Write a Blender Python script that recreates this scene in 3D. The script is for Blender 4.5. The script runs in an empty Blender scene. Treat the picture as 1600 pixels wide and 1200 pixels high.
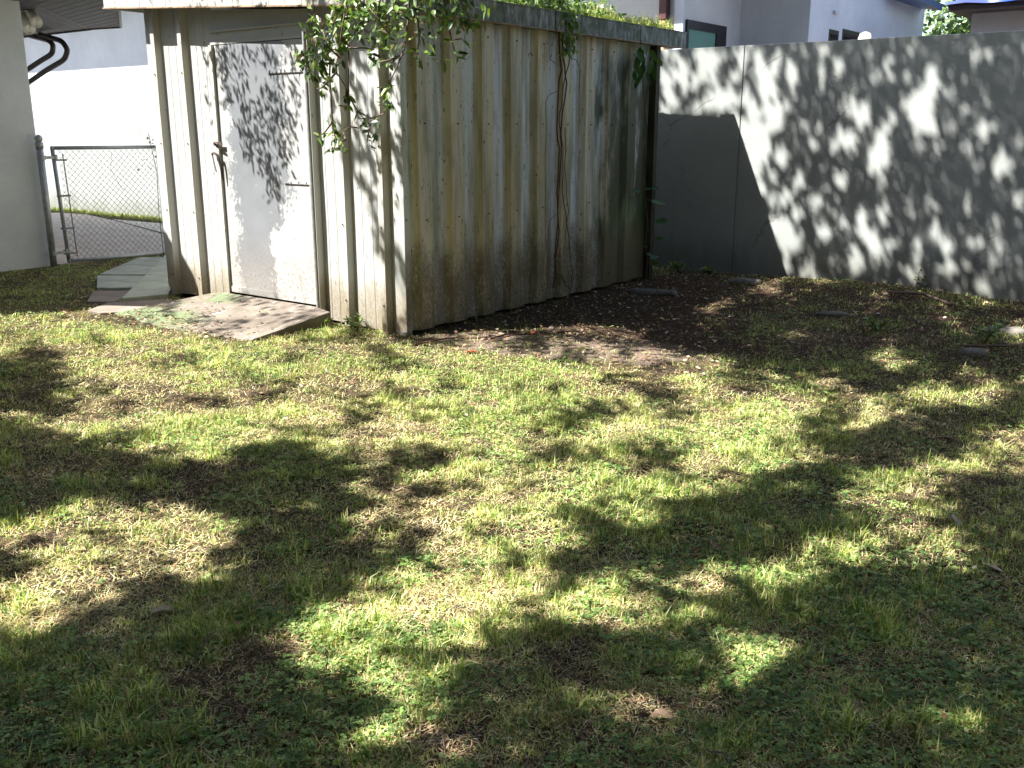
import bpy, math, random
import numpy as np
from mathutils import Vector, Matrix
random.seed(7); rng = np.random.default_rng(7)
S = bpy.context.scene
C = S.collection
# ------------------------------------------------------------------ camera, sky, sun, exposure
F, PITCH, YAW, EYE = 1500.0, math.radians(14.86), math.radians(37.2), 1.5
cam = bpy.data.objects.new('camera', bpy.data.cameras.new('camera')); C.objects.link(cam)
cam.data.sensor_width = 36; cam.data.lens = F / 1600 * 36
cam.data.clip_start = 0.05; cam.data.clip_end = 600
cam.location = (0, 0, EYE); cam.rotation_euler = (math.pi / 2 - PITCH, 0, YAW)
S.camera = cam
SUN = np.array([.31, .44, -.72]); SUN = SUN / np.linalg.norm(SUN)      # direction the light travels
W = bpy.data.worlds.new('World'); S.world = W; W.use_nodes = True
wn = W.node_tree.nodes; wl = W.node_tree.links
sky = wn.new('ShaderNodeTexSky'); sky.sky_type = 'NISHITA'; sky.sun_disc = False
sky.sun_elevation = math.asin(-SUN[2]); sky.sun_rotation = math.atan2(-SUN[0], -SUN[1])
hz = wn.new('ShaderNodeMix'); hz.data_type = 'RGBA'; hz.blend_type = 'MULTIPLY'; hz.inputs[0].default_value = 1; hz.inputs[7].default_value = (1.05, 1.0, .94, 1)   # hazy, slightly warm sky
wl.new(sky.outputs[0], hz.inputs[6]); wl.new(hz.outputs[2], wn['Background'].inputs[0]); wn['Background'].inputs[1].default_value = 0.08
sun = bpy.data.objects.new('sun', bpy.data.lights.new('sun', 'SUN')); C.objects.link(sun)
sun.data.energy = 4.8; sun.data.angle = math.radians(0.53); sun.data.color = (1.0, .98, .94)
sun.rotation_euler = Vector(SUN).to_track_quat('-Z', 'Y').to_euler()
S.view_settings.view_transform = 'Standard'; S.view_settings.look = 'None'
S.view_settings.exposure = 2.0; S.view_settings.gamma = 1.0
S.cycles.max_bounces = 8; S.cycles.transparent_max_bounces = 8

# ------------------------------------------------------------------ picture <-> place
def ray(x, y):
    x = np.asarray(x, float); y = np.asarray(y, float)
    R = (x - 800) / F; c2 = (600 - y) / F
    f_ = math.cos(PITCH) + c2 * math.sin(PITCH); U = -math.sin(PITCH) + c2 * math.cos(PITCH)
    return np.stack([R * math.cos(YAW) - f_ * math.sin(YAW), R * math.sin(YAW) + f_ * math.cos(YAW), U + 0 * R], -1)
def on(axis, v, x, y):
    r = ray(x, y); o = np.array([0, 0, EYE]); t = (v - o[axis]) / r[..., axis]
    return o + r * np.asarray(t)[..., None]
def proj(P):
    d = np.asarray(P, float) - np.array([0, 0, EYE])
    R = d[..., 0] * math.cos(YAW) + d[..., 1] * math.sin(YAW); f_ = -d[..., 0] * math.sin(YAW) + d[..., 1] * math.cos(YAW); U = d[..., 2]
    c1 = f_ * math.cos(PITCH) - U * math.sin(PITCH); c2 = f_ * math.sin(PITCH) + U * math.cos(PITCH)
    c1s = np.where(np.abs(c1) < 1e-6, 1e-6, c1)
    return 800 + F * R / c1s, 600 - F * c2 / c1s, c1
def inpoly(px, py, poly):
    px = np.asarray(px); r = np.zeros(px.shape, bool); n = len(poly)
    for i in range(n):
        x1, y1 = poly[i]; x2, y2 = poly[(i + 1) % n]
        c = ((y1 > py) != (y2 > py)) & (px < (x2 - x1) * (py - y1) / ((y2 - y1) or 1e-9) + x1)
        r ^= c
    return r
_T = rng.random((64, 64))
def vnoise(x, y, s, seed=0):
    x = np.asarray(x) / s + 17.3 * seed + 1000; y = np.asarray(y) / s + 9.1 * seed + 1000
    xi = np.floor(x).astype(int); yi = np.floor(y).astype(int); fx = x - xi; fy = y - yi
    fx = fx * fx * (3 - 2 * fx); fy = fy * fy * (3 - 2 * fy)
    g = lambda a, b: _T[a % 64, b % 64]
    return (g(xi, yi) * (1 - fx) + g(xi + 1, yi) * fx) * (1 - fy) + (g(xi, yi + 1) * (1 - fx) + g(xi + 1, yi + 1) * fx) * fy
def fbm(x, y, s, seed=0):
    return (vnoise(x, y, s, seed) + .5 * vnoise(x, y, s / 2.1, seed + 1) + .25 * vnoise(x, y, s / 4.3, seed + 2)) / 1.75

# ------------------------------------------------------------------ object helpers
def tag(o, label=None, cat=None, group=None, kind=None):
    if label: o['label'] = label
    if cat: o['category'] = cat
    if group: o['group'] = group
    if kind: o['kind'] = kind
    return o
def empty(name, loc=(0, 0, 0), rz=0):
    o = bpy.data.objects.new(name, None); C.objects.link(o); o.location = loc; o.rotation_euler = (0, 0, rz)
    o.empty_display_size = .1
    return o
_inv = {}
def link(name, me, m, parent=None, smooth=False):
    o = bpy.data.objects.new(name, me); C.objects.link(o)
    if m: me.materials.append(m)
    if smooth: me.polygons.foreach_set('use_smooth', [True] * len(me.polygons))
    if parent:
        o.parent = parent
        p = parent; mw = Matrix.Identity(4)
        chain = []
        while p: chain.append(p); p = p.parent
        for q in reversed(chain): mw = mw @ q.matrix_parent_inverse @ q.matrix_basis
        o.matrix_parent_inverse = mw.inverted()
    return o
class MB:
    def __init__(s): s.v = []; s.f = []
    def add(s, v, f):
        n = len(s.v); s.v += [tuple(map(float, q)) for q in v]; s.f += [tuple(i + n for i in q) for q in f]
    def box(s, a, b):
        x0, y0, z0 = a; x1, y1, z1 = b
        s.add([(x0, y0, z0), (x1, y0, z0), (x1, y1, z0), (x0, y1, z0), (x0, y0, z1), (x1, y0, z1), (x1, y1, z1), (x0, y1, z1)],
              [(0, 3, 2, 1), (4, 5, 6, 7), (0, 1, 5, 4), (1, 2, 6, 5), (2, 3, 7, 6), (3, 0, 4, 7)])
    def prism(s, pts, z0, z1):
        n = len(pts); zt = z1 if hasattr(z1, '__len__') else [z1] * n; zb = z0 if hasattr(z0, '__len__') else [z0] * n
        s.add([(p[0], p[1], zb[i]) for i, p in enumerate(pts)] + [(p[0], p[1], zt[i]) for i, p in enumerate(pts)],
              [tuple(range(n - 1, -1, -1)), tuple(range(n, 2 * n))] + [(i, (i + 1) % n, n + (i + 1) % n, n + i) for i in range(n)])
    def tube(s, pts, r, n=8, cap=True):
        pts = [Vector(p) for p in pts]; rs = r if hasattr(r, '__len__') else [r] * len(pts)
        rings = []; up = None
        for i, p in enumerate(pts):
            d = ((pts[min(i + 1, len(pts) - 1)] - pts[max(i - 1, 0)])).normalized()
            if up is None:
                up = Vector((0, 0, 1)) if abs(d.z) < .9 else Vector((1, 0, 0))
            a = d.cross(up)
            if a.length < 1e-5: a = d.cross(Vector((0, 1, 0.1)))
            a.normalize(); b = a.cross(d).normalized(); up = b
            rings.append([p + (a * math.cos(t) + b * math.sin(t)) * rs[i] for t in [2 * math.pi * k / n for k in range(n)]])
        v = [q for R_ in rings for q in R_]
        f = [(i * n + k, i * n + (k + 1) % n, (i + 1) * n + (k + 1) % n, (i + 1) * n + k) for i in range(len(pts) - 1) for k in range(n)]
        if cap: f += [tuple(range(n - 1, -1, -1)), tuple((len(pts) - 1) * n + k for k in range(n))]
        s.add(v, f)
    def ball(s, c, r, n=12, m=8, sz=1):
        v = []; f = []
        for j in range(m + 1):
            t = math.pi * j / m
            for k in range(n):
                a = 2 * math.pi * k / n
                v.append((c[0] + r * math.sin(t) * math.cos(a), c[1] + r * math.sin(t) * math.sin(a), c[2] + sz * r * math.cos(t)))
        for j in range(m):
            for k in range(n): f.append((j * n + k, (j + 1) * n + k, (j + 1) * n + (k + 1) % n, j * n + (k + 1) % n))
        s.add(v, f)
    def build(s, name, m, parent=None, smooth=False, bevel=0):
        me = bpy.data.meshes.new(name); me.from_pydata(s.v, [], s.f); me.update()
        o = link(name, me, m, parent, smooth)
        if bevel:
            b = o.modifiers.new('bevel', 'BEVEL'); b.width = bevel; b.segments = 2; b.limit_method = 'ANGLE'
        return o
def bulk(name, V, Fq, Ft, col, m, parent=None):
    """V (n,3); Fq (q,4) quads; Ft (t,3) tris; col (n,4) natural per-leaf colour"""
    me = bpy.data.meshes.new(name)
    me.vertices.add(len(V)); me.vertices.foreach_set('co', V.astype(np.float32).ravel())
    nq, nt = len(Fq), len(Ft)
    idx = np.concatenate([Fq.ravel(), Ft.ravel()]) if nt else Fq.ravel()
    me.loops.add(len(idx)); me.loops.foreach_set('vertex_index', idx.astype(np.int32))
    me.polygons.add(nq + nt)
    st = np.concatenate([np.arange(nq) * 4, nq * 4 + np.arange(nt) * 3]).astype(np.int32)
    me.polygons.foreach_set('loop_start', st)
    me.update(calc_edges=True)
    if col is not None:
        a = me.color_attributes.new('Col', 'FLOAT_COLOR', 'POINT'); a.data.foreach_set('color', col.astype(np.float32).ravel())
    return link(name, me, m, parent)

# ------------------------------------------------------------------ materials
def mat(name):
    m = bpy.data.materials.new(name); m.use_nodes = True
    return m, m.node_tree.nodes, m.node_tree.links, m.node_tree.nodes['Principled BSDF']
def ramp(n, l, src, stops):
    r = n.new('ShaderNodeValToRGB'); e = r.color_ramp.elements
    while len(e) < len(stops): e.new(.5)
    for i, (p, c) in enumerate(stops):
        e[i].position = p; e[i].color = (c if len(c) == 4 else (*c, 1)) if hasattr(c, '__len__') else (c, c, c, 1)
    l.new(src, r.inputs[0]); return r.outputs[0]
def tex(n, l, scale=5, detail=6, rough=.6, stretch=(1, 1, 1), off=(0, 0, 0), kind='Noise', dist=0):
    tc = n.new('ShaderNodeTexCoord'); mp = n.new('ShaderNodeMapping'); mp.inputs['Scale'].default_value = stretch; mp.inputs['Location'].default_value = off
    l.new(tc.outputs['Object'], mp.inputs[0])
    t = n.new('ShaderNodeTex' + kind); t.inputs['Scale'].default_value = scale
    if kind == 'Noise':
        t.inputs['Detail'].default_value = detail; t.inputs['Roughness'].default_value = rough; t.inputs['Distortion'].default_value = dist
    l.new(mp.outputs[0], t.inputs[0]); return t.outputs[0]
def mix(n, l, f, a, b, mode='MIX'):
    x = n.new('ShaderNodeMix'); x.data_type = 'RGBA'; x.blend_type = mode
    for s, v in ((0, f), (6, a), (7, b)):
        if isinstance(v, bpy.types.NodeSocket): l.new(v, x.inputs[s])
        elif hasattr(v, '__len__'): x.inputs[s].default_value = (*v, 1)
        else: x.inputs[s].default_value = v
    return x.outputs[2]
def mth(n, l, op, a, b=0.0, c=0.0, clamp=False):
    x = n.new('ShaderNodeMath'); x.operation = op; x.use_clamp = clamp
    for s, v in ((0, a), (1, b), (2, c)):
        if isinstance(v, bpy.types.NodeSocket): l.new(v, x.inputs[s])
        else: x.inputs[s].default_value = v
    return x.outputs[0]
def mrange(n, l, v, a, b):
    x = n.new('ShaderNodeMapRange'); x.clamp = True; x.interpolation_type = 'SMOOTHSTEP'
    l.new(v, x.inputs[0]); x.inputs[1].default_value = a; x.inputs[2].default_value = b; return x.outputs[0]
def xyz(n, l):
    tc = n.new('ShaderNodeTexCoord'); s = n.new('ShaderNodeSeparateXYZ'); l.new(tc.outputs['Object'], s.inputs[0]); return s.outputs
def bump(n, l, p, h, strength=.3, dist=.01):
    b = n.new('ShaderNodeBump'); b.inputs['Strength'].default_value = strength; b.inputs['Distance'].default_value = dist
    l.new(h, b.inputs['Height']); l.new(b.outputs[0], p.inputs['Normal'])
def simple(name, c, rough=.6, metal=0, var=.15, scale=8, bmp=.1, stretch=(1, 1, 1)):
    m, n, l, p = mat(name)
    t = tex(n, l, scale, stretch=stretch)
    col = ramp(n, l, t, [(.3, tuple(x * (1 - var) for x in c)), (.7, tuple(min(1, x * (1 + var)) for x in c))])
    l.new(col, p.inputs['Base Color']); p.inputs['Roughness'].default_value = rough; p.inputs['Metallic'].default_value = metal
    if bmp: bump(n, l, p, tex(n, l, scale * 8), bmp, .004)
    return m
def shed_paint(name, side):
    m, n, l, p = mat(name)
    X = xyz(n, l)
    base = ramp(n, l, tex(n, l, 2.2, 8, .6, (1, 1, .35)), [(.3, (.33, .335, .32)), (.65, (.42, .425, .41))])
    st = ramp(n, l, tex(n, l, 9, 8, .65, (1, 1, .09)), [(.44, 0), (.60, 1)])           # runs of dirt
    olive = (.34, .29, .15) if side else (.42, .38, .28)
    col = base
    if side:
        proud = mrange(n, l, X[0], -4.893, -4.872)      # the outer faces of the ribs weathered yellow
        yel = mth(n, l, 'MULTIPLY', proud, ramp(n, l, tex(n, l, 3.5, 7, .6, (1, 1, .2), (3, 1, 0)), [(.25, .28), (.6, .72)]))
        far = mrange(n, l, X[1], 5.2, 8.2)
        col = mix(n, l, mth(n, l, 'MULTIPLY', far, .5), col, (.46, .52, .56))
        col = mix(n, l, yel, col, (.36, .275, .115))
        col = mix(n, l, mth(n, l, 'MULTIPLY', st, .75), col, (.16, .145, .075))
        rn = ramp(n, l, tex(n, l, 14, 7, .6, (1, 1, .07), (5, 2, 0)), [(.56, 0), (.66, 1)])   # rust runs from the top
        top = mrange(n, l, X[2], 1.7, 2.3)
        col = mix(n, l, mth(n, l, 'MULTIPLY', mth(n, l, 'MULTIPLY', rn, top), .8), col, (.15, .07, .025))
        # green-black algae on the last panels
        alg = mth(n, l, 'ADD', mrange(n, l, X[1], 7.1, 8.15), mth(n, l, 'MULTIPLY', mth(n, l, 'SUBTRACT', tex(n, l, 5, 8, .65, (1, 1, .25), (1, 1, 4)), .5), 2.2))
        alg = mrange(n, l, alg, .55, 1.0)
        alg = mth(n, l, 'MULTIPLY', alg, mrange(n, l, X[2], 2.32, 2.0))
        col = mix(n, l, alg, col, (.035, .042, .022))
        patch = ramp(n, l, tex(n, l, 1.6, 8, .65, (1, 1, .6), (8, 3, 1)), [(.56, 0), (.68, 1)])
        col = mix(n, l, mth(n, l, 'MULTIPLY', patch, .6), col, (.10, .11, .07))
        gr = mth(n, l, 'MULTIPLY', mrange(n, l, X[1], 7.6, 8.2), mrange(n, l, X[2], 1.1, .5))
        col = mix(n, l, mth(n, l, 'MULTIPLY', gr, .7), col, (.02, .07, .012))
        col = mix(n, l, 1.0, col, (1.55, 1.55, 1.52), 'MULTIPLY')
        h0 = .95
    else:
        col = mix(n, l, mth(n, l, 'MULTIPLY', st, .38), col, olive)
        proud = mrange(n, l, X[1], 5.135, 5.11)
        col = mix(n, l, mth(n, l, 'MULTIPLY', proud, .25), col, (.45, .42, .34))
        h0 = .62
    # splash-back dirt toward the foot of the wall
    low = mth(n, l, 'ADD', mrange(n, l, X[2], h0, .02), mth(n, l, 'MULTIPLY', mth(n, l, 'SUBTRACT', tex(n, l, 6, 8, .7, (1, 1, .4), (2, 2, 2)), .5), 1.2))
    low = mrange(n, l, low, .10 if side else .2, .72 if side else .95)
    fine = ramp(n, l, tex(n, l, 60, 6, .75, (1, 1, .6)), [(.38, 0), (.58, 1)])
    col = mix(n, l, mth(n, l, 'MULTIPLY', mth(n, l, 'MULTIPLY', low, fine), .88 if side else .8), col, (.055, .047, .03) if side else (.19, .145, .09))
    bl = ramp(n, l, tex(n, l, 9, 9, .72, (1, 1, .45), (6, 6, 1)), [(.40, 0), (.60, 1)])
    col = mix(n, l, mth(n, l, 'MULTIPLY', mth(n, l, 'MULTIPLY', low, bl), .85 if side else .6), col, (.085, .07, .04) if side else (.22, .17, .11))
    col = mix(n, l, mth(n, l, 'MULTIPLY', low, .35), col, (.22, .18, .11))
    # chips and specks
    sp = ramp(n, l, tex(n, l, 42, 3, .5, (1, 1, .45), (4, 4, 4)), [(.64 if side else .68, 0), (.70 if side else .73, 1)])
    col = mix(n, l, mth(n, l, 'MULTIPLY', sp, .85), col, (.12, .09, .05))
    l.new(col, p.inputs['Base Color']); p.inputs['Roughness'].default_value = .5
    bump(n, l, p, tex(n, l, 3.5, 4, .5, (1, 1, .5)), .25, .012)
    return m
def door_paint():
    m, n, l, p = mat('peeling_door_paint')
    X = xyz(n, l)
    x = mth(n, l, 'ADD', X[0], 6.98); z = X[2]
    wob = mth(n, l, 'ADD', mth(n, l, 'MULTIPLY', mth(n, l, 'SUBTRACT', tex(n, l, 5, 12, .72), .5), 2.2), mth(n, l, 'MULTIPLY', mth(n, l, 'SUBTRACT', tex(n, l, 34, 8, .75, off=(1, 1, 1)), .5), 1.7))
    # a broad strip of bare grey primer down the left and middle, ragged where white paint still holds
    a = mth(n, l, 'MULTIPLY', mrange(n, l, x, -.05, .35), mrange(n, l, x, 1.15, .6))
    low = mth(n, l, 'MULTIPLY', mrange(n, l, x, .45, .75), mrange(n, l, z, 1.0, .45))
    k = mth(n, l, 'ADD', mth(n, l, 'SUBTRACT', a, mth(n, l, 'MULTIPLY', low, .9)), wob)
    k = mrange(n, l, k, .50, .54)
    k2 = ramp(n, l, tex(n, l, 5, 12, .75, (1, 1, .7), (7, 0, 3)), [(.60, 0), (.62, 1)])
    k = mth(n, l, 'MAXIMUM', k, mth(n, l, 'MULTIPLY', k2, .8))
    white = ramp(n, l, tex(n, l, 3, 8), [(.3, (.31, .31, .30)), (.7, (.38, .38, .37))])
    grey = ramp(n, l, tex(n, l, 3, 8, off=(2, 2, 2)), [(.3, (.145, .152, .162)), (.7, (.185, .193, .202))])
    col = mix(n, l, k, white, grey)
    fine = ramp(n, l, tex(n, l, 38, 8, .78), [(.50, 0), (.58, 1)])
    lo = mrange(n, l, z, .75, .12)
    col = mix(n, l, mth(n, l, 'MULTIPLY', mth(n, l, 'MULTIPLY', fine, lo), .95), col, (.12, .09, .065))
    col = mix(n, l, mth(n, l, 'MULTIPLY', lo, .2), col, (.45, .38, .30))
    l.new(col, p.inputs['Base Color']); p.inputs['Roughness'].default_value = .55
    bump(n, l, p, mth(n, l, 'ADD', mth(n, l, 'MULTIPLY', k, -.3), tex(n, l, 2.5, 3)), .3, .01)
    return m
def leafmat(name, rough=.45, trans=.35, tint=(1, 1, 1), spec=.4):
    m, n, l, p = mat(name)
    at = n.new('ShaderNodeAttribute'); at.attribute_name = 'Col'
    c = mix(n, l, 1.0, at.outputs['Color'], tint, 'MULTIPLY')
    l.new(c, p.inputs['Base Color']); p.inputs['Roughness'].default_value = rough; p.inputs['Specular IOR Level'].default_value = spec
    tr = n.new('ShaderNodeBsdfTranslucent'); l.new(mix(n, l, 1.0, c, (1.3, 1.35, .6), 'MULTIPLY'), tr.inputs[0])
    ms = n.new('ShaderNodeMixShader'); ms.inputs[0].default_value = trans
    l.new(p.outputs[0], ms.inputs[1]); l.new(tr.outputs[0], ms.inputs[2]); l.new(ms.outputs[0], n['Material Output'].inputs[0])
    return m
def ground_mat():
    m, n, l, p = mat('soil_and_thatch')
    X = xyz(n, l)
    fine = tex(n, l, 55, 8, .75)
    fib = tex(n, l, 120, 4, .7, (1, .3, 1))
    soil = ramp(n, l, fine, [(.3, (.018, .013, .009)), (.5, (.055, .040, .027)), (.7, (.17, .125, .085))])
    that = ramp(n, l, fib, [(.3, (.045, .035, .018)), (.5, (.12, .095, .045)), (.7, (.30, .24, .12))])
    k = ramp(n, l, tex(n, l, 2.1, 6, .6), [(.42, 0), (.58, 1)])
    col = mix(n, l, k, soil, that)
    # bare dark mulch beside the shed and along the wall
    bare = mth(n, l, 'ADD', mth(n, l, 'MULTIPLY', mth(n, l, 'SUBTRACT', tex(n, l, 2.5, 6), .5), 1.2), mth(n, l, 'MULTIPLY', mrange(n, l, X[1], 5.2, 6.6), mrange(n, l, X[0], -5.2, -4.6)))
    mulch = ramp(n, l, tex(n, l, 40, 8, .8, off=(3, 3, 3)), [(.3, (.025, .016, .011)), (.55, (.10, .062, .043)), (.75, (.27, .19, .14))])
    col = mix(n, l, mrange(n, l, bare, .45, .8), col, mulch)
    u_ = mth(n, l, 'ADD', mth(n, l, 'MULTIPLY', mth(n, l, 'ADD', X[0], 3.75), .94), mth(n, l, 'MULTIPLY', mth(n, l, 'SUBTRACT', X[1], 5.55), .34))
    v_ = mth(n, l, 'SUBTRACT', mth(n, l, 'MULTIPLY', mth(n, l, 'SUBTRACT', X[1], 5.55), .94), mth(n, l, 'MULTIPLY', mth(n, l, 'ADD', X[0], 3.75), .34))
    e_ = mth(n, l, 'ADD', mth(n, l, 'POWER', mth(n, l, 'ABSOLUTE', mth(n, l, 'DIVIDE', u_, 1.15)), 2), mth(n, l, 'POWER', mth(n, l, 'ABSOLUTE', mth(n, l, 'DIVIDE', v_, .42)), 2))
    e_ = mth(n, l, 'ADD', e_, mth(n, l, 'MULTIPLY', mth(n, l, 'SUBTRACT', tex(n, l, 3, 6), .5), 1.6))
    col = mix(n, l, mrange(n, l, e_, 1.0, .5), col, ramp(n, l, tex(n, l, 70, 8, .8, off=(7, 3, 3)), [(.3, (.12, .085, .065)), (.5, (.26, .195, .15)), (.7, (.42, .33, .26))]))
    l.new(col, p.inputs['Base Color']); p.inputs['Roughness'].default_value = .95; p.inputs['Specular IOR Level'].default_value = .1
    bump(n, l, p, mth(n, l, 'ADD', fine, fib), .9, .03)
    return m
def stucco(name, c, grime=True):
    m, n, l, p = mat(name)
    X = xyz(n, l)
    col = ramp(n, l, tex(n, l, 1.3, 8, .6), [(.3, tuple(v * .84 for v in c)), (.7, tuple(min(v * 1.07, .9) for v in c))])
    col = mix(n, l, .12, col, ramp(n, l, tex(n, l, 25, 8, .7), [(.35, .3), (.65, .9)]), 'MULTIPLY')
    if grime:
        g = mth(n, l, 'ADD', mrange(n, l, X[2], .75, 0), mth(n, l, 'MULTIPLY', mth(n, l, 'SUBTRACT', tex(n, l, 4, 8, .65, (1, 1, .3)), .5), 1.1))
        g = mrange(n, l, g, .3, 1.3)
        col = mix(n, l, mth(n, l, 'MULTIPLY', g, .75), col, (.13, .125, .10))
        sp = mth(n, l, 'MULTIPLY', ramp(n, l, tex(n, l, 30, 6, .75, (1, 1, 1), (3, 1, 1)), [(.60, 0), (.66, 1)]), mrange(n, l, X[2], .42, .12))
        col = mix(n, l, mth(n, l, 'MULTIPLY', sp, .8), col, (.03, .035, .03))
        run = mth(n, l, 'MULTIPLY', ramp(n, l, tex(n, l, 6, 8, .6, (1, 1, .06), (1, 4, 1)), [(.55, 0), (.75, 1)]), mrange(n, l, X[2], 1.4, 2.32))
        col = mix(n, l, mth(n, l, 'MULTIPLY', run, .5), col, (.20, .195, .17))
    if grime:      # hairline cracks in the render
        tc = n.new('ShaderNodeTexCoord'); vo = n.new('ShaderNodeTexVoronoi'); vo.feature = 'DISTANCE_TO_EDGE'; vo.inputs['Scale'].default_value = .55
        wv = n.new('ShaderNodeVectorMath'); wv.operation = 'MULTIPLY_ADD'; l.new(tex(n, l, 3.5, 8, .7), wv.inputs[0]); wv.inputs[1].default_value = (.5, .5, .5); l.new(tc.outputs['Object'], wv.inputs[2]); l.new(wv.outputs[0], vo.inputs['Vector'])
        ck = mth(n, l, 'MULTIPLY', mrange(n, l, vo.outputs['Distance'], .006, .001), mrange(n, l, tex(n, l, 1.1, 3, off=(4, 0, 2)), .50, .58))
        col = mix(n, l, mth(n, l, 'MULTIPLY', ck, .55), col, (.10, .10, .09))
    l.new(col, p.inputs['Base Color']); p.inputs['Roughness'].default_value = .85
    bump(n, l, p, tex(n, l, 90, 4, .7), .35, .004)
    return m
M = {}
M['ground'] = ground_mat()
M['shed_front'] = shed_paint('weathered_white_sheet_steel', False)
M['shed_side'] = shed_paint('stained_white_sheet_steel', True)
M['door'] = door_paint()
M['wall'] = stucco('wall_stucco', (.355, .372, .352))
M['house'] = stucco('house_stucco', (.80, .80, .77), False)
M['villa'] = stucco('villa_stucco', (.72, .71, .73), False)
M['lilac'] = stucco('lilac_stucco', (.74, .77, .90), False)
M['roof_sheet'] = simple('roof_sheet', (.45, .44, .40), .6, var=.4, scale=3)
m, n, l, p = mat('mossy_gutter')
c = ramp(n, l, tex(n, l, 16, 9, .7, (1, 1, .35)), [(.32, (.05, .052, .042)), (.5, (.17, .18, .15)), (.68, (.44, .45, .42))])
c = mix(n, l, ramp(n, l, tex(n, l, 5, 6, .6, off=(2, 0, 0)), [(.5, 0), (.7, 1)]), c, (.06, .085, .03))
l.new(c, p.inputs['Base Color']); p.inputs['Roughness'].default_value = .8; bump(n, l, p, tex(n, l, 50, 6, .7), .5, .006); M['gutter'] = m
M['rusty'] = simple('rusty_steel', (.06, .042, .038), .8, var=.5, scale=30)
M['rusty_trim'] = simple('rust_stained_trim', (.26, .17, .10), .7, var=.5, scale=14)
M['dark_post'] = simple('mossy_post', (.055, .055, .032), .85, var=.6, scale=9, stretch=(1, 1, .3))
M['galv'] = simple('galvanised_steel', (.40, .41, .41), .45, .5, var=.2, scale=20)
M['galv_dark'] = simple('dull_galvanised_wire', (.22, .21, .21), .5, .4, var=.2, scale=20)
M['soffit'] = simple('dark_soffit', (.055, .052, .055), .7, var=.25, scale=5, stretch=(1, 1, 1))
M['fascia'] = simple('dark_fascia', (.05, .035, .04), .5, var=.2)
M['pipe'] = simple('brown_pipe', (.035, .025, .028), .45, var=.3, scale=12)
M['cream'] = simple('cream_plastic', (.82, .79, .68), .4, var=.08)
M['dark'] = simple('black_frame', (.015, .013, .018), .4, var=.2)
M['maroon'] = simple('maroon_downspout', (.09, .028, .032), .45, var=.25)
M['tan'] = simple('tan_patch', (.55, .36, .20), .7, var=.2, scale=30)
M['tarp'] = simple('blue_tarp', (.012, .045, .26), .35, var=.5, scale=3)
M['slab'] = simple('grey_green_slab', (.33, .34, .28), .8, var=.3, scale=5, bmp=.3)
M['slab_pale'] = simple('pale_grey_green_slab', (.37, .385, .30), .8, var=.25, scale=5, bmp=.3)
M['slab_edge'] = simple('slab_brown', (.19, .15, .118), .85, var=.3, scale=5, bmp=.4)
M['asphalt'] = simple('worn_driveway', (.46, .40, .36), .9, var=.2, scale=4, bmp=.4)
M['concrete'] = simple('pale_concrete', (.50, .47, .42), .85, var=.2, scale=4, bmp=.3)
M['stone'] = simple('weathered_stone', (.14, .125, .105), .9, var=.4, scale=14, bmp=.6)
M['under'] = simple('dark_base', (.05, .04, .03), .95, var=.3)
m, n, l, p = mat('worn_ramp_boards')
c = ramp(n, l, tex(n, l, 3.5, 9, .65), [(.3, (.075, .058, .043)), (.5, (.132, .106, .082)), (.7, (.20, .168, .135))])
sc = ramp(n, l, tex(n, l, 14, 6, .6, (1, .35, 1), (1, 0, 0), dist=1.5), [(.60, 0), (.66, 1)])
c = mix(n, l, mth(n, l, 'MULTIPLY', sc, .6), c, (.44, .41, .37))
X_ = xyz(n, l)
al = mth(n, l, 'MULTIPLY', mrange(n, l, X_[0], -6.25, -6.7), ramp(n, l, tex(n, l, 2.4, 7, .6, off=(5, 5, 0)), [(.40, 0), (.58, 1)]))
c = mix(n, l, mth(n, l, 'MULTIPLY', al, .75), c, (.10, .15, .055))
l.new(c, p.inputs['Base Color']); p.inputs['Roughness'].default_value = .85; bump(n, l, p, tex(n, l, 24, 8, .7), .5, .01); M['ramp'] = m
m, n, l, p = mat('green_window_glass'); p.inputs['Base Color'].default_value = (.16, .33, .28, 1); p.inputs['Roughness'].default_value = .12; M['glass'] = m
m, n, l, p = mat('dark_window_glass'); p.inputs['Base Color'].default_value = (.012, .012, .02, 1); p.inputs['Roughness'].default_value = .08; M['dglass'] = m
M['bark'] = simple('bark', (.11, .085, .06), .9, var=.4, scale=10, bmp=.8)
M['twig'] = simple('twig_bark', (.13, .085, .06), .8, var=.3, scale=20)
M['vine'] = simple('vine_bark', (.10, .045, .028), .8, var=.4, scale=20)
M['redleaf'] = simple('red_leaf', (.55, .045, .03), .5, var=.2, scale=30)
M['leaf'] = leafmat('glossy_leaf', .35, .30, spec=.5)
M['canopy'] = leafmat('dense_leaf', .5, .08, (.8, .8, .8), spec=.2)
M['grass'] = leafmat('grass_blade', .55, .28, spec=.25)
M['straw'] = leafmat('dry_straw', .7, .15, spec=.2)
M['clover'] = leafmat('clover_leaf', .5, .35, spec=.3)

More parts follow.
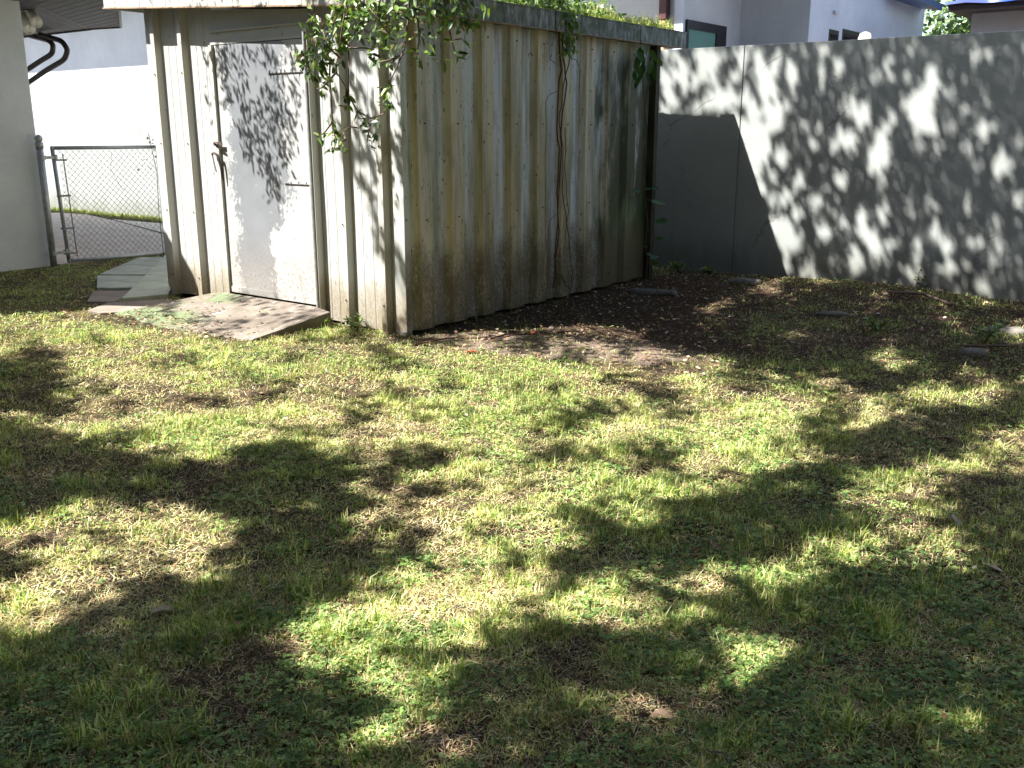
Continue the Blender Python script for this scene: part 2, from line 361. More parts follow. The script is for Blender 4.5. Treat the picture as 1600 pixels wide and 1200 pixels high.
# ------------------------------------------------------------------ terrain
def gz(x, y):
    x = np.asarray(x, float); y = np.asarray(y, float)
    h = (fbm(x, y, 1.4, 3) - .5) * .06 + (fbm(x, y, .35, 5) - .5) * .018
    h = h + .05 * np.exp(-((x + 2.9) ** 2 / 1.6 + (y - 9.0) ** 2 / .5))
    k = np.clip((x + 9.2) / 1.5, 0, 1) * np.clip((10.2 - y) / .5, 0, 1)
    d = np.maximum(np.maximum(-7.95 - x, x + 4.9), np.maximum(5.15 - y, y - 8.75))   # level round the shed
    k = k * np.clip(d / .4, 0, 1)
    d2 = np.maximum(np.maximum(-8.6 - x, x + 5.5), np.maximum(4.1 - y, y - 5.3))
    k = k * np.clip(d2 / .3, 0, 1)
    return h * k
def axis_pts(a, b, fine, lo, hi):
    c = list(np.arange(a, b, fine)); s = fine
    x = b
    while x < hi: c.append(x); s *= 1.35; x += s
    c.append(hi); s = fine; x = a - fine
    while x > lo: c.insert(0, x); s *= 1.35; x -= s
    c.insert(0, lo); return np.array(c)
ax = axis_pts(-10, 1.2, .055, -150, 150); ay = axis_pts(.4, 10, .055, -150, 150)
GX, GY = np.meshgrid(ax, ay); GZ = gz(GX, GY)
V = np.stack([GX, GY, GZ], -1).reshape(-1, 3); nx, ny = len(ax), len(ay)
I = np.arange(nx * ny).reshape(ny, nx)
Fq = np.stack([I[:-1, :-1], I[:-1, 1:], I[1:, 1:], I[1:, :-1]], -1).reshape(-1, 4)
g = bulk('ground', V, Fq, np.zeros((0, 3), int), None, M['ground']); g['kind'] = 'structure'
g.data.polygons.foreach_set('use_smooth', [True] * len(g.data.polygons))
# driveway beyond the gate
mb = MB(); dr = [on(2, 0, x, y) for x, y in ((60, 334), (95, 333), (135, 336), (180, 346), (222, 358), (262, 369))]
mb.prism([(-25, 7.2), (-25, 9.3)] + [(p_[0], p_[1]) for p_ in dr] + [(-11.2, 7.8), (-10.72, 7.0), (-10.72, 5.6), (-16, 5.6)], -.05, .012)
mb.build('driveway', M['asphalt'])['kind'] = 'structure'
mb = MB(); mb.prism([(-15.4, 9.05), (-12.75, 8.28), (-11.0, 8.0), (-9.5, 8.6), (-9.5, 9.2), (-14.0, 9.12)], -.05, .02)
mb.build('path', M['concrete'])['kind'] = 'structure'

# ------------------------------------------------------------------ boundary wall
YW = 9.6
w = empty('boundary_wall', (-8, YW + .1, 0)); tag(w, 'long plain stucco boundary wall running behind the shed, dappled on the right', 'wall')
mb = MB(); js = [-40, -4.33, 12]
for a, b in zip(js[:-1], js[1:]): mb.box((a + .004, YW, -.2), (b - .004, YW + .2, 2.32))
mb.box((-40, YW + .012, -.2), (12, YW + .19, 2.312))
mb.build('wall_panel', M['wall'], w, bevel=.006)

# ------------------------------------------------------------------ the shed
X0, X1, Y0, Y1 = -7.92, -4.9, 5.15, 8.74
zt = lambda x: 2.30 + .062 * (-4.75 - x)
shed = empty('metal_shed', ((X0 + X1) / 2, (Y0 + Y1) / 2, 0)); tag(shed, 'old white ribbed metal garden shed with a peeling grey door and stained side wall', 'shed')
def sheet(prof, zb, ztop, name, m, rows=6, th=.0025):
    """prof: plan polyline (x,y); zb, ztop: functions of (x,y)"""
    V = []; Fc = []; n_ = len(prof)
    for r in range(rows + 1):
        for i, (x, y) in enumerate(prof):
            a, b = zb(x, y), ztop(x, y); t = r / rows
            dx = dy = 0
            if 0 < r: dx = (vnoise(x * 3 + y * 5, t * 5, .9, 2) - .5) * .008; dy = (vnoise(x * 4, y * 3 + t * 4, .9, 4) - .5) * .008
            V.append((x + dx, y + dy, a + (b - a) * t))
    for r in range(rows):
        for i in range(n_ - 1): Fc.append((r * n_ + i, r * n_ + i + 1, (r + 1) * n_ + i + 1, (r + 1) * n_ + i))
    mb = MB(); mb.v = V; mb.f = Fc
    o = mb.build(name, m, shed); s = o.modifiers.new('thickness', 'SOLIDIFY'); s.thickness = th
    return o
def front_prof(xa, xb, ribs, d=.06):
    P = [(xa, Y0)]
    for c in ribs:
        P += [(c - .05, Y0), (c - .035, Y0 - d), (c + .018, Y0 - d), (c + .03, Y0)]
    for k, c in enumerate(ribs):         # shallow creases in the pans
        pass
    P.append((xb, Y0)); return P
def crease(P, axis, sgn, step=.09, d=.004):
    out = [P[0]]
    for a, b in zip(P[:-1], P[1:]):
        L = abs(b[axis] - a[axis])
        if L > .14 and abs(b[1 - axis] - a[1 - axis]) < 1e-6:
            k = int(L / step)
            for i in range(1, k):
                t = a[axis] + (b[axis] - a[axis]) * i / k
                for q, dd in ((-.006, 0), (0, d), (.006, 0)):
                    pt = [0, 0]; pt[axis] = t + q * (1 if b[axis] > a[axis] else -1); pt[1 - axis] = a[1 - axis] + sgn * dd; out.append(tuple(pt))
        out.append(b)
    return out
ftop = lambda x, y: zt(x) + .02
sheet(crease(front_prof(X0, -6.995, [-7.745, -7.35]), 1 - 1, -1), lambda x, y: .075 + .05 * (x + 6.995) , ftop, 'front_panel', M['shed_front'])
sheet(crease(front_prof(-5.80, X1, [-5.47, -5.06]), 0, -1), lambda x, y: .03 - .03 * (x + 5.8), ftop, 'front_panel', M['shed_front'])
seams = [5.42 + .369 * i for i in range(10)]
P = [(X1, Y0)]
for s_ in seams:
    if s_ > Y1: break
    P += [(X1, s_ - .20), (X1 + .045, s_ - .145), (X1 + .05, s_ - .012), (X1, s_)]
P.append((X1, Y1))
sheet(P, lambda x, y: .0 + .035 * math.sin(y * 1.7) * 0 + .03, lambda x, y: 2.31, 'side_panel', M['shed_side'], rows=8)
sheet([(X0, Y1)] + sum([[(X0 - .0, Y1 - .2 - .37 * i), (X0 - .05, Y1 - .24 - .37 * i), (X0 - .05, Y1 - .30 - .37 * i), (X0, Y1 - .34 - .37 * i)] for i in range(9)], []) + [(X0, Y0)], lambda x, y: .05, lambda x, y: zt(X0), 'side_panel', M['shed_front'])
sheet([(X1, Y1)] + sum([[(X1 - .2 - .37 * i, Y1), (X1 - .24 - .37 * i, Y1 + .05), (X1 - .30 - .37 * i, Y1 + .05), (X1 - .34 - .37 * i, Y1)] for i in range(7)], []) + [(X0, Y1)], lambda x, y: .05, lambda x, y: zt(x), 'back_panel', M['shed_side'])
# corner trims
mb = MB(); mb.box((X1 - .07, Y0 - .005, .0), (X1 + .005, Y0 + .003, 2.31)); mb.build('corner_trim', M['shed_front'], shed)
mb = MB(); mb.box((X1 + .0045, Y0 - .004, .0), (X1 + .008, Y0 + .055, 2.31)); mb.build('corner_trim', M['shed_side'], shed)
mb = MB(); mb.box((X0 - .004, Y0 - .006, .09), (X0 + .06, Y0 - .002, zt(X0))); mb.build('corner_trim', M['shed_front'], shed)
mb = MB(); mb.box((X1 - .004, Y1 - .05, .0), (X1 + .075, Y1 + .02, 2.31)); mb.build('corner_post', M['dark_post'], shed)
mb = MB(); mb.box((X0 + .06, Y0 + .08, -.05), (X1 - .05, Y1 - .08, .10)); mb.build('base_slab', M['under'], shed)
mb = MB(); mb.box((X1 - .035, Y0 - .02, -.04), (X1 + .005, Y0 + .02, .03)); mb.build('corner_foot', M['galv'], shed)
sc_m = bpy.data.meshes.new('screw'); b_ = MB(); b_.tube([(0, 0, -.002), (0, 0, .004)], .006, 6); b_.ball((0, 0, .004), .004, 6, 4); sc_m.from_pydata(b_.v, [], b_.f); sc_m.materials.append(M['rusty'])
def screw(p_, rot):
    o = bpy.data.objects.new('screw', sc_m); C.objects.link(o); o.parent = shed; o.matrix_parent_inverse = Matrix.Translation(shed.location).inverted(); o.location = p_; o.rotation_euler = rot
for xr in (-7.745, -7.35, -5.47, -5.06):
    for z in (.22, .80, 1.38, 1.96): screw((xr - .008, Y0 - .064, z), (math.pi / 2, 0, 0))
for s_ in seams[:9]:
    for z in (.16, .85, 1.54, 2.18): screw((X1 + .053, s_ - .075, z), (0, math.pi / 2, 0))
# header above the door
mb = MB(); mb.prism([(-6.995, Y0 - .012), (-5.80, Y0 - .012), (-5.80, Y0 + .03), (-6.995, Y0 + .03)], 2.17, [zt(-6.995), zt(-5.8), zt(-5.8), zt(-6.995)]); hd = mb.build('door_header', M['shed_front'], shed)
mb = MB(); mb.box((-7.0, Y0 - .03, 2.262), (-5.80, Y0 - .013, 2.275)); mb.box((-7.0, Y0 - .022, 2.166), (-5.80, Y0 - .013, 2.186)); mb.build('header_rail', M['shed_front'], hd)
# door
mb = MB(); mb.box((-6.955, Y0 - .02, .135), (-5.845, Y0 + .008, 2.16)); dr_ = mb.build('door', M['door'], shed, bevel=.004)
mb = MB(); mb.box((-6.955, Y0 - .028, .135), (-5.845, Y0 - .0215, .185)); mb.build('kick_plate', M['door'], dr_)
mb = MB(); mb.box((-6.997, Y0 - .045, .11), (-6.958, Y0 - .002, 2.165)); mb.box((-7.03, Y0 - .012, .11), (-6.9975, Y0 - .002, 2.165)); mb.build('door_jamb', M['shed_front'], shed)
mb = MB(); mb.box((-5.842, Y0 - .03, .03), (-5.82, Y0 - .002, 2.2)); mb.box((-5.818, Y0 - .065, .0), (-5.775, Y0 - .002, 2.25)); mb.build('door_jamb', M['shed_front'], shed)
mb = MB(); mb.tube([(-5.797, Y0 - .073, .02), (-5.797, Y0 - .073, 2.2)], .011, 8); mb.build('corner_pipe', M['galv'], shed)
def strap(z, ln=.30, rust=True):
    mb = MB(); mb.prism([(-5.86, Y0 - .026), (-5.86, Y0 - .021), (-5.86 - ln, Y0 - .021), (-5.86 - ln, Y0 - .026)], [z - .022, z - .022, z - .014, z - .014], [z + .022, z + .022, z + .004, z + .004])
    mb.tube([(-5.856, Y0 - .03, z - .05), (-5.856, Y0 - .03, z + .05)], .008, 8)
    for k in (.05, .14, .23): mb.tube([(-5.86 - k, Y0 - .032, z), (-5.86 - k, Y0 - .026, z)], .007, 6)
    h = mb.build('hinge', M['door'], dr_)
    mb = MB(); mb.box((-5.87 - ln, Y0 - .0275, z - .022), (-5.86, Y0 - .0215, z - .017)); mb.build('hinge_shadow_strip', M['rusty'], h)  # dark strip modelled as the shadow line under the hinge strap
strap(1.10); strap(1.94, .42); 
# hasp, padlock and bent hook on the left edge of the door
mb = MB(); mb.box((-7.015, Y0 - .052, 1.365), (-6.90, Y0 - .046, 1.40)); mb.tube([(-7.0, Y0 - .055, 1.385), (-6.97, Y0 - .075, 1.395), (-6.93, Y0 - .072, 1.38), (-6.905, Y0 - .05, 1.34)], .008, 6); mb.build('hasp', M['rusty'], dr_)
mb = MB(); mb.tube([(-7.045, Y0 - .05, 1.29), (-7.02, Y0 - .07, 1.30), (-6.985, Y0 - .075, 1.31), (-6.955, Y0 - .065, 1.29), (-6.935, Y0 - .055, 1.20), (-6.925, Y0 - .045, 1.08)], [.006, .009, .010, .013, .012, .006], 8, True); mb.build('door_handle', M['rusty'], dr_, True)
mb = MB(); mb.tube([(-7.045, Y0 - .05, 1.295), (-7.035, Y0 - .045, 1.22), (-7.02, Y0 - .04, 1.15)], .007, 6); mb.build('latch_pin', M['galv_dark'], dr_)
# roof, fascias, gutter
mb = MB(); xs = np.arange(-8.27, -4.76, .05)
top = []; 
for i, x in enumerate(xs): top.append((x, zt(x) + .10 + (.012 if i % 3 == 0 else 0)))
n_ = len(top); V_ = [(x, 4.99, z) for x, z in top] + [(x, 9.12, z) for x, z in top] + [(x, 4.99, z - .01) for x, z in top] + [(x, 9.12, z - .01) for x, z in top]
Fc = [(i, i + 1, n_ + i + 1, n_ + i) for i in range(n_ - 1)] + [(2 * n_ + i + 1, 2 * n_ + i, 3 * n_ + i, 3 * n_ + i + 1) for i in range(n_ - 1)] + [(i + 1, i, 2 * n_ + i, 2 * n_ + i + 1) for i in range(n_ - 1)]
mb.add(V_, Fc); rf = mb.build('roof', M['roof_sheet'], shed)
mb = MB()
fp = []; x = -8.27
while x < -4.77: fp += [(x, 4.985), (x + .15, 4.985), (x + .158, 4.981), (x + .174, 4.981), (x + .18, 4.985)]; x += .185
fp = [q for q in fp if q[0] < -4.765]
nf = len(fp)
V_ = [(x, y, zt(x) + .012) for x, y in fp] + [(x, y, zt(x) + .19) for x, y in fp] + [(x, 5.0, zt(x) + .19) for x, y in fp] + [(x, 5.0, zt(x) + .012) for x, y in fp]
Fc = [(k * nf + i, k * nf + i + 1, ((k + 1) % 4) * nf + i + 1, ((k + 1) % 4) * nf + i) for i in range(nf - 1) for k in range(4)]
mb.add(V_, Fc); mb.build('front_fascia', M['shed_front'], shed)
mb = MB(); mb.prism([(-8.27, 4.97), (-4.76, 4.97), (-4.76, 5.0), (-8.27, 5.0)], [zt(-8.27) + .0, zt(-4.76), zt(-4.76), zt(-8.27)], [zt(-8.27) + .011, zt(-4.76) + .011, zt(-4.76) + .011, zt(-8.27) + .011]); mb.build('drip_edge', M['rusty_trim'], shed)
mb = MB(); mb.prism([(-8.27, 5.0), (-8.25, 5.0), (-8.25, 9.12), (-8.27, 9.12)], zt(-8.26), zt(-8.26) + .18); mb.build('side_fascia', M['shed_front'], shed)
# side gutter with a rolled lower lip, split in lengths that sit unevenly
gy = [4.97, 6.85, 8.22, 9.12]
mb = MB(); mb2 = MB()
for i, (a, b) in enumerate(zip(gy[:-1], gy[1:])):
    o_ = [0, .006, .011][i]
    mb.box((-4.895, a + .003, 2.285), (-4.75 + o_, b, 2.292)); mb.box((-4.765 + o_, a + .003, 2.2925), (-4.755 + o_, b, 2.425)); mb.box((-4.80 + o_, a + .003, 2.4255), (-4.748 + o_, b, 2.433))
    mb2.tube([(-4.752 + o_, a + .01, 2.279), (-4.752 + o_, b - .01, 2.279)], .007, 6)
mb.box((-4.895, 4.967, 2.293), (-4.7655, 4.9725, 2.424)); mb.box((-4.895, 9.121, 2.285), (-4.74, 9.126, 2.43))
gut = mb.build('gutter', M['gutter'], shed); mb2.build('gutter_lip', M['rusty_trim'], gut)
mb = MB(); mb.box((-4.893, 4.99, 2.2925), (-4.80, 9.1, 2.405)); mb.build('gutter_soil', M['under'], gut)

# ------------------------------------------------------------------ ramp, slabs and path in front
mb = MB(); mb.prism([(-7.10, 5.10), (-7.45, 4.30), (-6.6, 4.22), (-5.66, 4.30), (-5.60, 5.03), (-5.85, 5.10)], [-.06] * 6, [.125, .012, .008, .014, .122, .128])
r_ = mb.build('entry_ramp', M['ramp'], bevel=.006); tag(r_, 'worn sloping slab ramp with green algae, leading up to the shed door', 'ramp')
slabs = [('grey green wedge shaped slab, biggest of the slabs, beside the shed corner', [(-7.85, 4.60), (-7.72, 5.0), (-7.98, 5.22), (-10.35, 6.72)], .05, 'slab_pale'),
         ('grey four sided slab in the middle of the slab path left of the wedge slab', [(-8.68, 4.85), (-8.36, 5.10), (-8.98, 5.64), (-9.45, 5.30)], .035, 'slab'),
         ('grey slab nearest the chain link gate', [(-9.50, 5.34), (-9.03, 5.68), (-10.25, 6.62), (-10.45, 6.42)], .032, 'slab'),
         ('dirty brown slab half sunk in the lawn edge at the front of the slab path', [(-8.1, 4.42), (-7.9, 4.58), (-8.32, 5.05), (-8.62, 4.78)], .022, 'slab_edge'),
         ('reddish flat slab lying between the ramp and the wedge slab', [(-7.52, 4.20), (-7.12, 4.74), (-7.2, 5.0), (-7.66, 4.97), (-7.94, 4.52), (-7.72, 4.2)], .02, 'slab_edge')]
slabs = slabs
for lab, pts, h_, mm in slabs:
    cx = sum(p_[0] for p_ in pts) / len(pts); cy = sum(p_[1] for p_ in pts) / len(pts)
    mb = MB(); mb.prism([((x - cx) * .965, (y - cy) * .965) for x, y in pts], -.04, h_)
    o = mb.build('paving_slab', M[mm], bevel=.006); o.location = (cx, cy, 0); tag(o, lab, 'slab', 'paving slabs between the gate and the ramp')

# ------------------------------------------------------------------ chain link gate and post
GXP = -10.6
gate = empty('chain_link_gate', (GXP, 6.2, 0)); tag(gate, 'galvanised chain link garden gate hung between the house and the shed', 'gate')
mb = MB(); r = .021
cpts = [(GXP, 5.64, .055), (GXP, 6.90, .02), (GXP, 6.90, 1.295), (GXP, 5.60, 1.30)]
for a, b in zip(cpts, cpts[1:] + cpts[:1]): mb.tube([a, b], r, 10)
for c_ in cpts: mb.ball(c_, r * 1.15, 8, 6)
gf = mb.build('gate_frame', M['galv'], gate, True)
mb = MB(); mb.tube([(GXP + .02, 5.70, 1.24), (GXP + .02, 5.735, .10)], .007, 6)
for z in (1.17, .78, .42, .14): mb.box((GXP - .026, 5.60, z - .009), (GXP + .027, 5.74, z + .009))
mb.build('tension_bar', M['galv_dark'], gate)
mb = MB(); s_ = .052   # woven wire
def clip(y0, z0, dy, dz):
    pts = []
    t0, t1 = -1e9, 1e9
    for (v, d, lo, hi) in ((y0, dy, 5.66, 6.88), (z0, dz, .06, 1.28)):
        a, b = (lo - v) / d, (hi - v) / d
        if a > b: a, b = b, a
        t0 = max(t0, a); t1 = min(t1, b)
    return (t0, t1) if t1 - t0 > .02 else None
for i in range(-30, 60):
    for sg in (1, -1):
        y0 = 5.66 + i * s_ * 1.41; z0 = .06 if sg > 0 else 1.28
        c_ = clip(y0, z0, 1, sg)
        if c_:
            t0, t1 = c_; k = max(2, int((t1 - t0) / .0367) + 1); P_ = []
            for j in range(k):
                t = t0 + (t1 - t0) * j / (k - 1); P_.append((GXP + sg * .003 * math.cos(j * math.pi), y0 + t, z0 + sg * t))
            mb.tube(P_, .0021, 4, False)
mb.build('wire_mesh', M['galv_dark'], gate)
for z in (1.20, .16):
    mb = MB(); mb.box((GXP - .02, 5.44, z - .015), (GXP + .02, 5.62, z + .015)); mb.tube([(GXP, 5.47, z - .022), (GXP, 5.47, z + .022)], .044, 12); mb.tube([(GXP, 5.62, z - .03), (GXP, 5.62, z + .03)], .028, 10); mb.tube([(GXP + .03, 5.55, z), (GXP - .03, 5.55, z)], .008, 6); mb.build('hinge', M['galv'], gate)
post = empty('gate_post', (GXP, 5.46, 0)); tag(post, 'round galvanised gate post with ball cap against the house corner', 'post')
mb = MB(); mb.tube([(GXP, 5.46, -.05), (GXP, 5.46, 1.34)], .036, 14); mb.build('post', M['galv'], post, True)
mb = MB(); mb.tube([(GXP, 5.46, 1.30), (GXP, 5.46, 1.36), (GXP, 5.46, 1.365)], [.042, .042, .03], 14); mb.ball((GXP, 5.46, 1.40), .043, 14, 10); mb.build('ball_cap', M['galv'], post, True)
p2 = MB(); p2.tube([(GXP, 6.96, -.05), (GXP, 6.96, 1.36)], .03, 12); p2.ball((GXP, 6.96, 1.38), .036, 12, 8)
tag(p2.build('gate_post', M['galv_dark'], None, True), 'dark gate post at the shed end of the gate, half hidden by the shed', 'post')

# ------------------------------------------------------------------ house at the left
H = empty('white_house', (-13, 3, 0)); tag(H, 'white stucco house at the left edge with dark soffit', 'house')
mb = MB(); mb.prism([(-10.72, -9), (-10.72, 5.5), (-16.3, 5.5), (-16.3, 7.45), (-24, 7.45), (-24, -9)], -.2, 2.815); mb.build('wall', M['house'], H, bevel=.01)
q = lambda x, y, z=2.82: tuple(on(2, z, x, y)[:2])
ra = [q(139, 45), q(55, 7), (-10.9, 5.45), (-24, 5.45), (-24, 7.53), (-16.0, 7.56)]
def planks(poly, d, name):
    mb = MB(); mb.prism(poly, 2.82, 2.87); o = mb.build(name, M['soffit'], H)
    mb = MB(); d = np.array(d) / np.hypot(*d); nrm = np.array([-d[1], d[0]])
    P_ = np.array(poly); pr = P_ @ nrm
    for s in np.arange(pr.min() + .05, pr.max(), .14):
        ts = []
        for a, b in zip(P_, np.roll(P_, -1, 0)):
            pa, pb = a @ nrm - s, b @ nrm - s
            if pa * pb < 0: ts.append(((a + (b - a) * pa / (pa - pb)) @ d))
        ts.sort()
        for a, b in zip(ts[::2], ts[1::2]):
            u, v = nrm * s + d * a, nrm * s + d * b
            w_ = nrm * .006
            mb.prism([tuple(u - w_), tuple(v - w_), tuple(v + w_), tuple(u + w_)], 2.816, 2.8195)
    mb.build('groove', M['fascia'], o)
planks(ra, (1, -.88), 'soffit')
rb = [q(139, 45), q(187, 42), q(184, 9), q(176, -1), q(165, -12), (-9.9, 5.45), (-10.9, 5.45), q(55, 7)]
planks(rb, (1, -.2), 'soffit')
# house roof with an unseen overhang added left of view, shaped for its shadow
rc = [(-9.43, -2), (-9.43, 1.78), (-9.20, 2.2), (-9.13, 2.57), (-8.80, 2.75), (-8.76, 3.24), (-8.78, 3.39), (-8.86, 3.51), (-8.97, 3.59), (-9.10, 3.66), (-9.9, 3.75), (-9.9, 5.44), (-24, 5.44), (-24, -9), (-9.6, -9)]
mb = MB(); mb.prism(rc, 3.03, 3.12); mb.prism([(-24, -9), (-10.72, -9), (-10.72, 5.4), (-24, 5.4)], 2.83, 3.025); mb.build('added_overhang_roof', M['soffit'], H)
mb = MB()
e = [q(187, 42), q(184, 9), q(176, -1)]
def band(pts, z0, z1, th=.03):
    for a, b in zip(pts[:-1], pts[1:]):
        a = np.array(a); b = np.array(b); d = (b - a) / np.linalg.norm(b - a); nn = np.array([d[1], -d[0]]) * th
        mb.prism([tuple(a), tuple(b), tuple(b + nn), tuple(a + nn)], z0, z1)
band([q(139, 45.), q(187, 42)][::-1], 2.805, 2.97); band([(-24, 7.58), q(139, 45)][::-1], 2.80, 2.97); band(e[::-1], 2.805, 2.95)
mb.build('fascia', M['fascia'], H)
mb = MB(); mb.prism(ra, 2.98, 3.2); mb.build('roof', M['fascia'], H)
def dspout(pts, r, Yp):
    P_ = [on(1, Yp, x, y) for x, y in pts]
    # rounded bends
    Q = []
    for i, p_ in enumerate(P_):
        if 0 < i < len(P_) - 1:
            a = p_ + (P_[i - 1] - p_) * min(.35, .12 / np.linalg.norm(P_[i - 1] - p_)); b = p_ + (P_[i + 1] - p_) * min(.35, .12 / np.linalg.norm(P_[i + 1] - p_))
            for t in (0, .25, .5, .75, 1): Q.append((1 - t) ** 2 * a + 2 * t * (1 - t) * p_ + t * t * b)
        else: Q.append(p_)
    mb = MB(); mb.tube(Q, r, 10); mb.build('downspout', M['pipe'], H, True)
dspout([(62, 54), (97, 64), (106, 78), (101, 93), (72, 110), (46, 128), (26, 141)], .036, 7.35)
dspout([(48, 56), (76, 63), (83, 70), (82, 84), (62, 96), (44, 108), (20, 122)], .036, 7.36)
fl = empty('flood_light', on(2, 2.80, 38, 8)); tag(fl, 'cream twin lamp security light under the dark soffit', 'security light')
def can(a, b, r):
    A = on(1, 6.0, *a); B = on(1, 5.9, *b); mb = MB(); d = (B - A)
    mb.tube([A, A + d * .1, A + d * .5, B, B - d * .12], [r * .4, r * .8, r * .95, r * 1.1, r * .85], 14); mb.build('lamp_head', M['cream'], fl, True)
can((37, 22), (46, 46), .062); can((50, 20), (57, 35), .060)
mb = MB(); A = on(1, 6.0, 38, 16); mb.tube([A + [0, 0, .16], A], .05, 12); mb.tube([A, on(1, 6.0, 50, 20)], .02, 8); mb.tube([A, on(1, 6.0, 37, 24)], .02, 8); mb.build('bracket', M['cream'], fl)

# ------------------------------------------------------------------ neighbouring villa behind the wall
YB = 11.0
vi = empty('white_villa', (-12, 15, 0)); tag(vi, 'large white house seen over the wall directly behind the shed', 'house')
VILLA_UP = True
xc = on(1, YB, 1068, 40)[0]
ya = on(0, xc, 1155, 60)[1]; xb = on(1, ya, 1262, 50)[0]; yc = on(0, xb, 1441, 45)[1]
mb = MB(); mb.prism([(-32, YB), (xc, YB), (xc, ya), (xb, ya), (xb, yc), (-32, yc)], -.2, 4.3)
mb.build('wall', M['villa'], vi, bevel=.01)
mb = MB(); mb.prism([(-33, YB - .83), (xc + .25, YB - .83), (xc + .25, ya - 1.4), (xb + .45, ya - 1.4), (xb + .45, yc + .4), (-33, yc + .4)], 4.02, 4.25); mb.build('roof', M['soffit'], vi)  # overhang deepened out of view to keep the recessed wall in shade
mb = MB(); mb.box((-32, YB + .6, 4.255), (xc, yc, 7.6)); mb.build('added_upper_wall', M['villa'], vi)  # unseen upper storey added to shade the recessed wall
def pane(ax_, v, x0, x1, y0, y1, name_m, parent, off):
    a = on(ax_, v, x0, y0); b = on(ax_, v, x1, y1)
    return a, b
# window on the receding wall
a = on(0, xc, 1070, 30); b = on(0, xc, 1131, 70)
mb = MB(); y0_, y1_ = a[1] + .02, b[1]; z1_ = on(0, xc, 1085, 33)[2]; z0_ = 1.6; X_o = xc
mb.box((X_o - .08, y0_, z1_ - .10), (X_o + .03, y1_, z1_)); mb.box((X_o - .08, y0_, z0_), (X_o + .03, y0_ + .05, z1_ - .101)); mb.box((X_o - .08, y1_ - .28, z0_), (X_o + .03, y1_, z1_ - .101))
win = mb.build('window_frame', M['dark'], vi)
mb = MB(); mb.box((X_o - .05, y0_ + .0505, z0_), (X_o + .012, y1_ - .281, z1_ - .1015)); mb.build('window_pane', M['glass'], win)
# small dark windows in the lilac wing
for (xa_, xb_, yt) in ((1294, 1309, 47), (1315, 1341, 48)):
    a = on(0, xb, xa_, yt); b = on(0, xb, xb_, yt)
    mb = MB(); mb.box((xb - .05, a[1], 1.9), (xb + .02, b[1], (a[2] + b[2]) / 2)); fo = mb.build('window_frame', M['dark'], vi)
    mb = MB(); mb.box((xb - .05, a[1] + .05, 1.95), (xb + .024, b[1] - .05, (a[2] + b[2]) / 2 - .06)); mb.build('window_pane', M['dglass'], fo)
mb = MB(); mb.box((xb + .002, ya + .002, -.1), (xb + .012, yc, 3.9)); mb.build('wing_wall', M['lilac'], vi)
# pilaster, downspout with tan lower length
a = on(1, YB, 1055, 40)[0]
mb = MB(); mb.box((a, YB - .035, -.1), (xc + .01, YB - .003, 4.0)); mb.build('pilaster', M['lilac'], vi)
a = on(1, YB, 1035, 40)[0]; b = on(1, YB, 1047, 40)[0]; zc = on(1, YB, 1040, 32)[2]
mb = MB(); mb.box((a, YB - .11, zc), (b, YB - .01, 4.0)); mb.build('downspout', M['maroon'], vi, bevel=.01)
mb = MB(); mb.box((a + .01, YB - .10, 0), (b - .02, YB - .01, zc - .002)); mb.build('downspout', M['tan'], vi, bevel=.01)
mb = MB()
for (x, y) in ((1283, 18),):
    P_ = on(0, xb, 1300, y); mb.box((xb + .002, P_[1], P_[2] - .03), (xb + .05, P_[1] + .12, P_[2] + .01))
mb.build('wall_vent', M['villa'], vi)
# blue edge of the wing roof
a1 = on(0, xb + .02, 1392, -2); a2 = on(0, xb + .02, 1441, 14); 
cx_ = on(1, yc + .1, 1472, 14); tp = on(1, yc + .1, 1465, -6)
mb = MB(); mb.prism([(xb - 4, yc - 2.4), (xb + .55, yc - 2.4), (xb + .75, yc + .55), (xb - 4, yc + .55)], [3.09] * 4, [3.12, 3.12, 3.22, 3.5]) 
# lantern cap on wall post beyond
lp = on(1, YW + .5, 1347, 55)
mb = MB(); mb.tube([(lp[0], YW + .6, 0), (lp[0], YW + .6, 2.33)], .03, 8); mb.build('lantern_post', M['dark'], None).name = 'garden_lantern'
o = bpy.data.objects['garden_lantern']; tag(o, 'small white domed lantern peeping over the wall below the dark windows', 'lantern')
mb = MB(); mb.tube([(lp[0], YW + .6, 2.335), (lp[0], YW + .6, 2.37), (lp[0], YW + .6, 2.42), (lp[0], YW + .6, 2.435)], [.075, .07, .05, .02], 12); mb.build('lantern_cap', M['cream'], o, True)

# second neighbour with blue tarp roof, far right
YR = 15.0
h2 = empty('tarped_house', (0, YR + 2, 0)); tag(h2, 'white neighbour house with a blue tarp over its dark eave, top right', 'house')
xl = on(1, YR, 1517, 40)[0]
mb = MB(); mb.prism([(xl, YR), (xl + 9, YR), (xl + 9, YR + 6), (xl, YR + 6)], -.1, on(1, YR - .5, 1481, 22)[2] + .038); mb.build('wall', M['villa'], h2)
zr = on(1, YR - .5, 1481, 22)[2]
xe = on(1, YR - .5, 1480, 22)[0]
mb = MB(); mb.box((xe, YR - .5, zr + .04), (xe + 11, YR + 6.4, zr + .13)); mb.build('eave', M['fascia'], h2)
mb = MB(); nn = 46; V_ = []; 
for i in range(nn):
    for j in range(10):
        x = xe - .02 + i * .25; y = YR - .56 + j * .5
        V_.append((x, y, zr + .14 + j * .03 + .03 * math.sin(i * 1.3 + j) + .02 * math.sin(i * 2.9)))
mb.add(V_, [(i * 10 + j, (i + 1) * 10 + j, (i + 1) * 10 + j + 1, i * 10 + j + 1) for i in range(nn - 1) for j in range(9)])
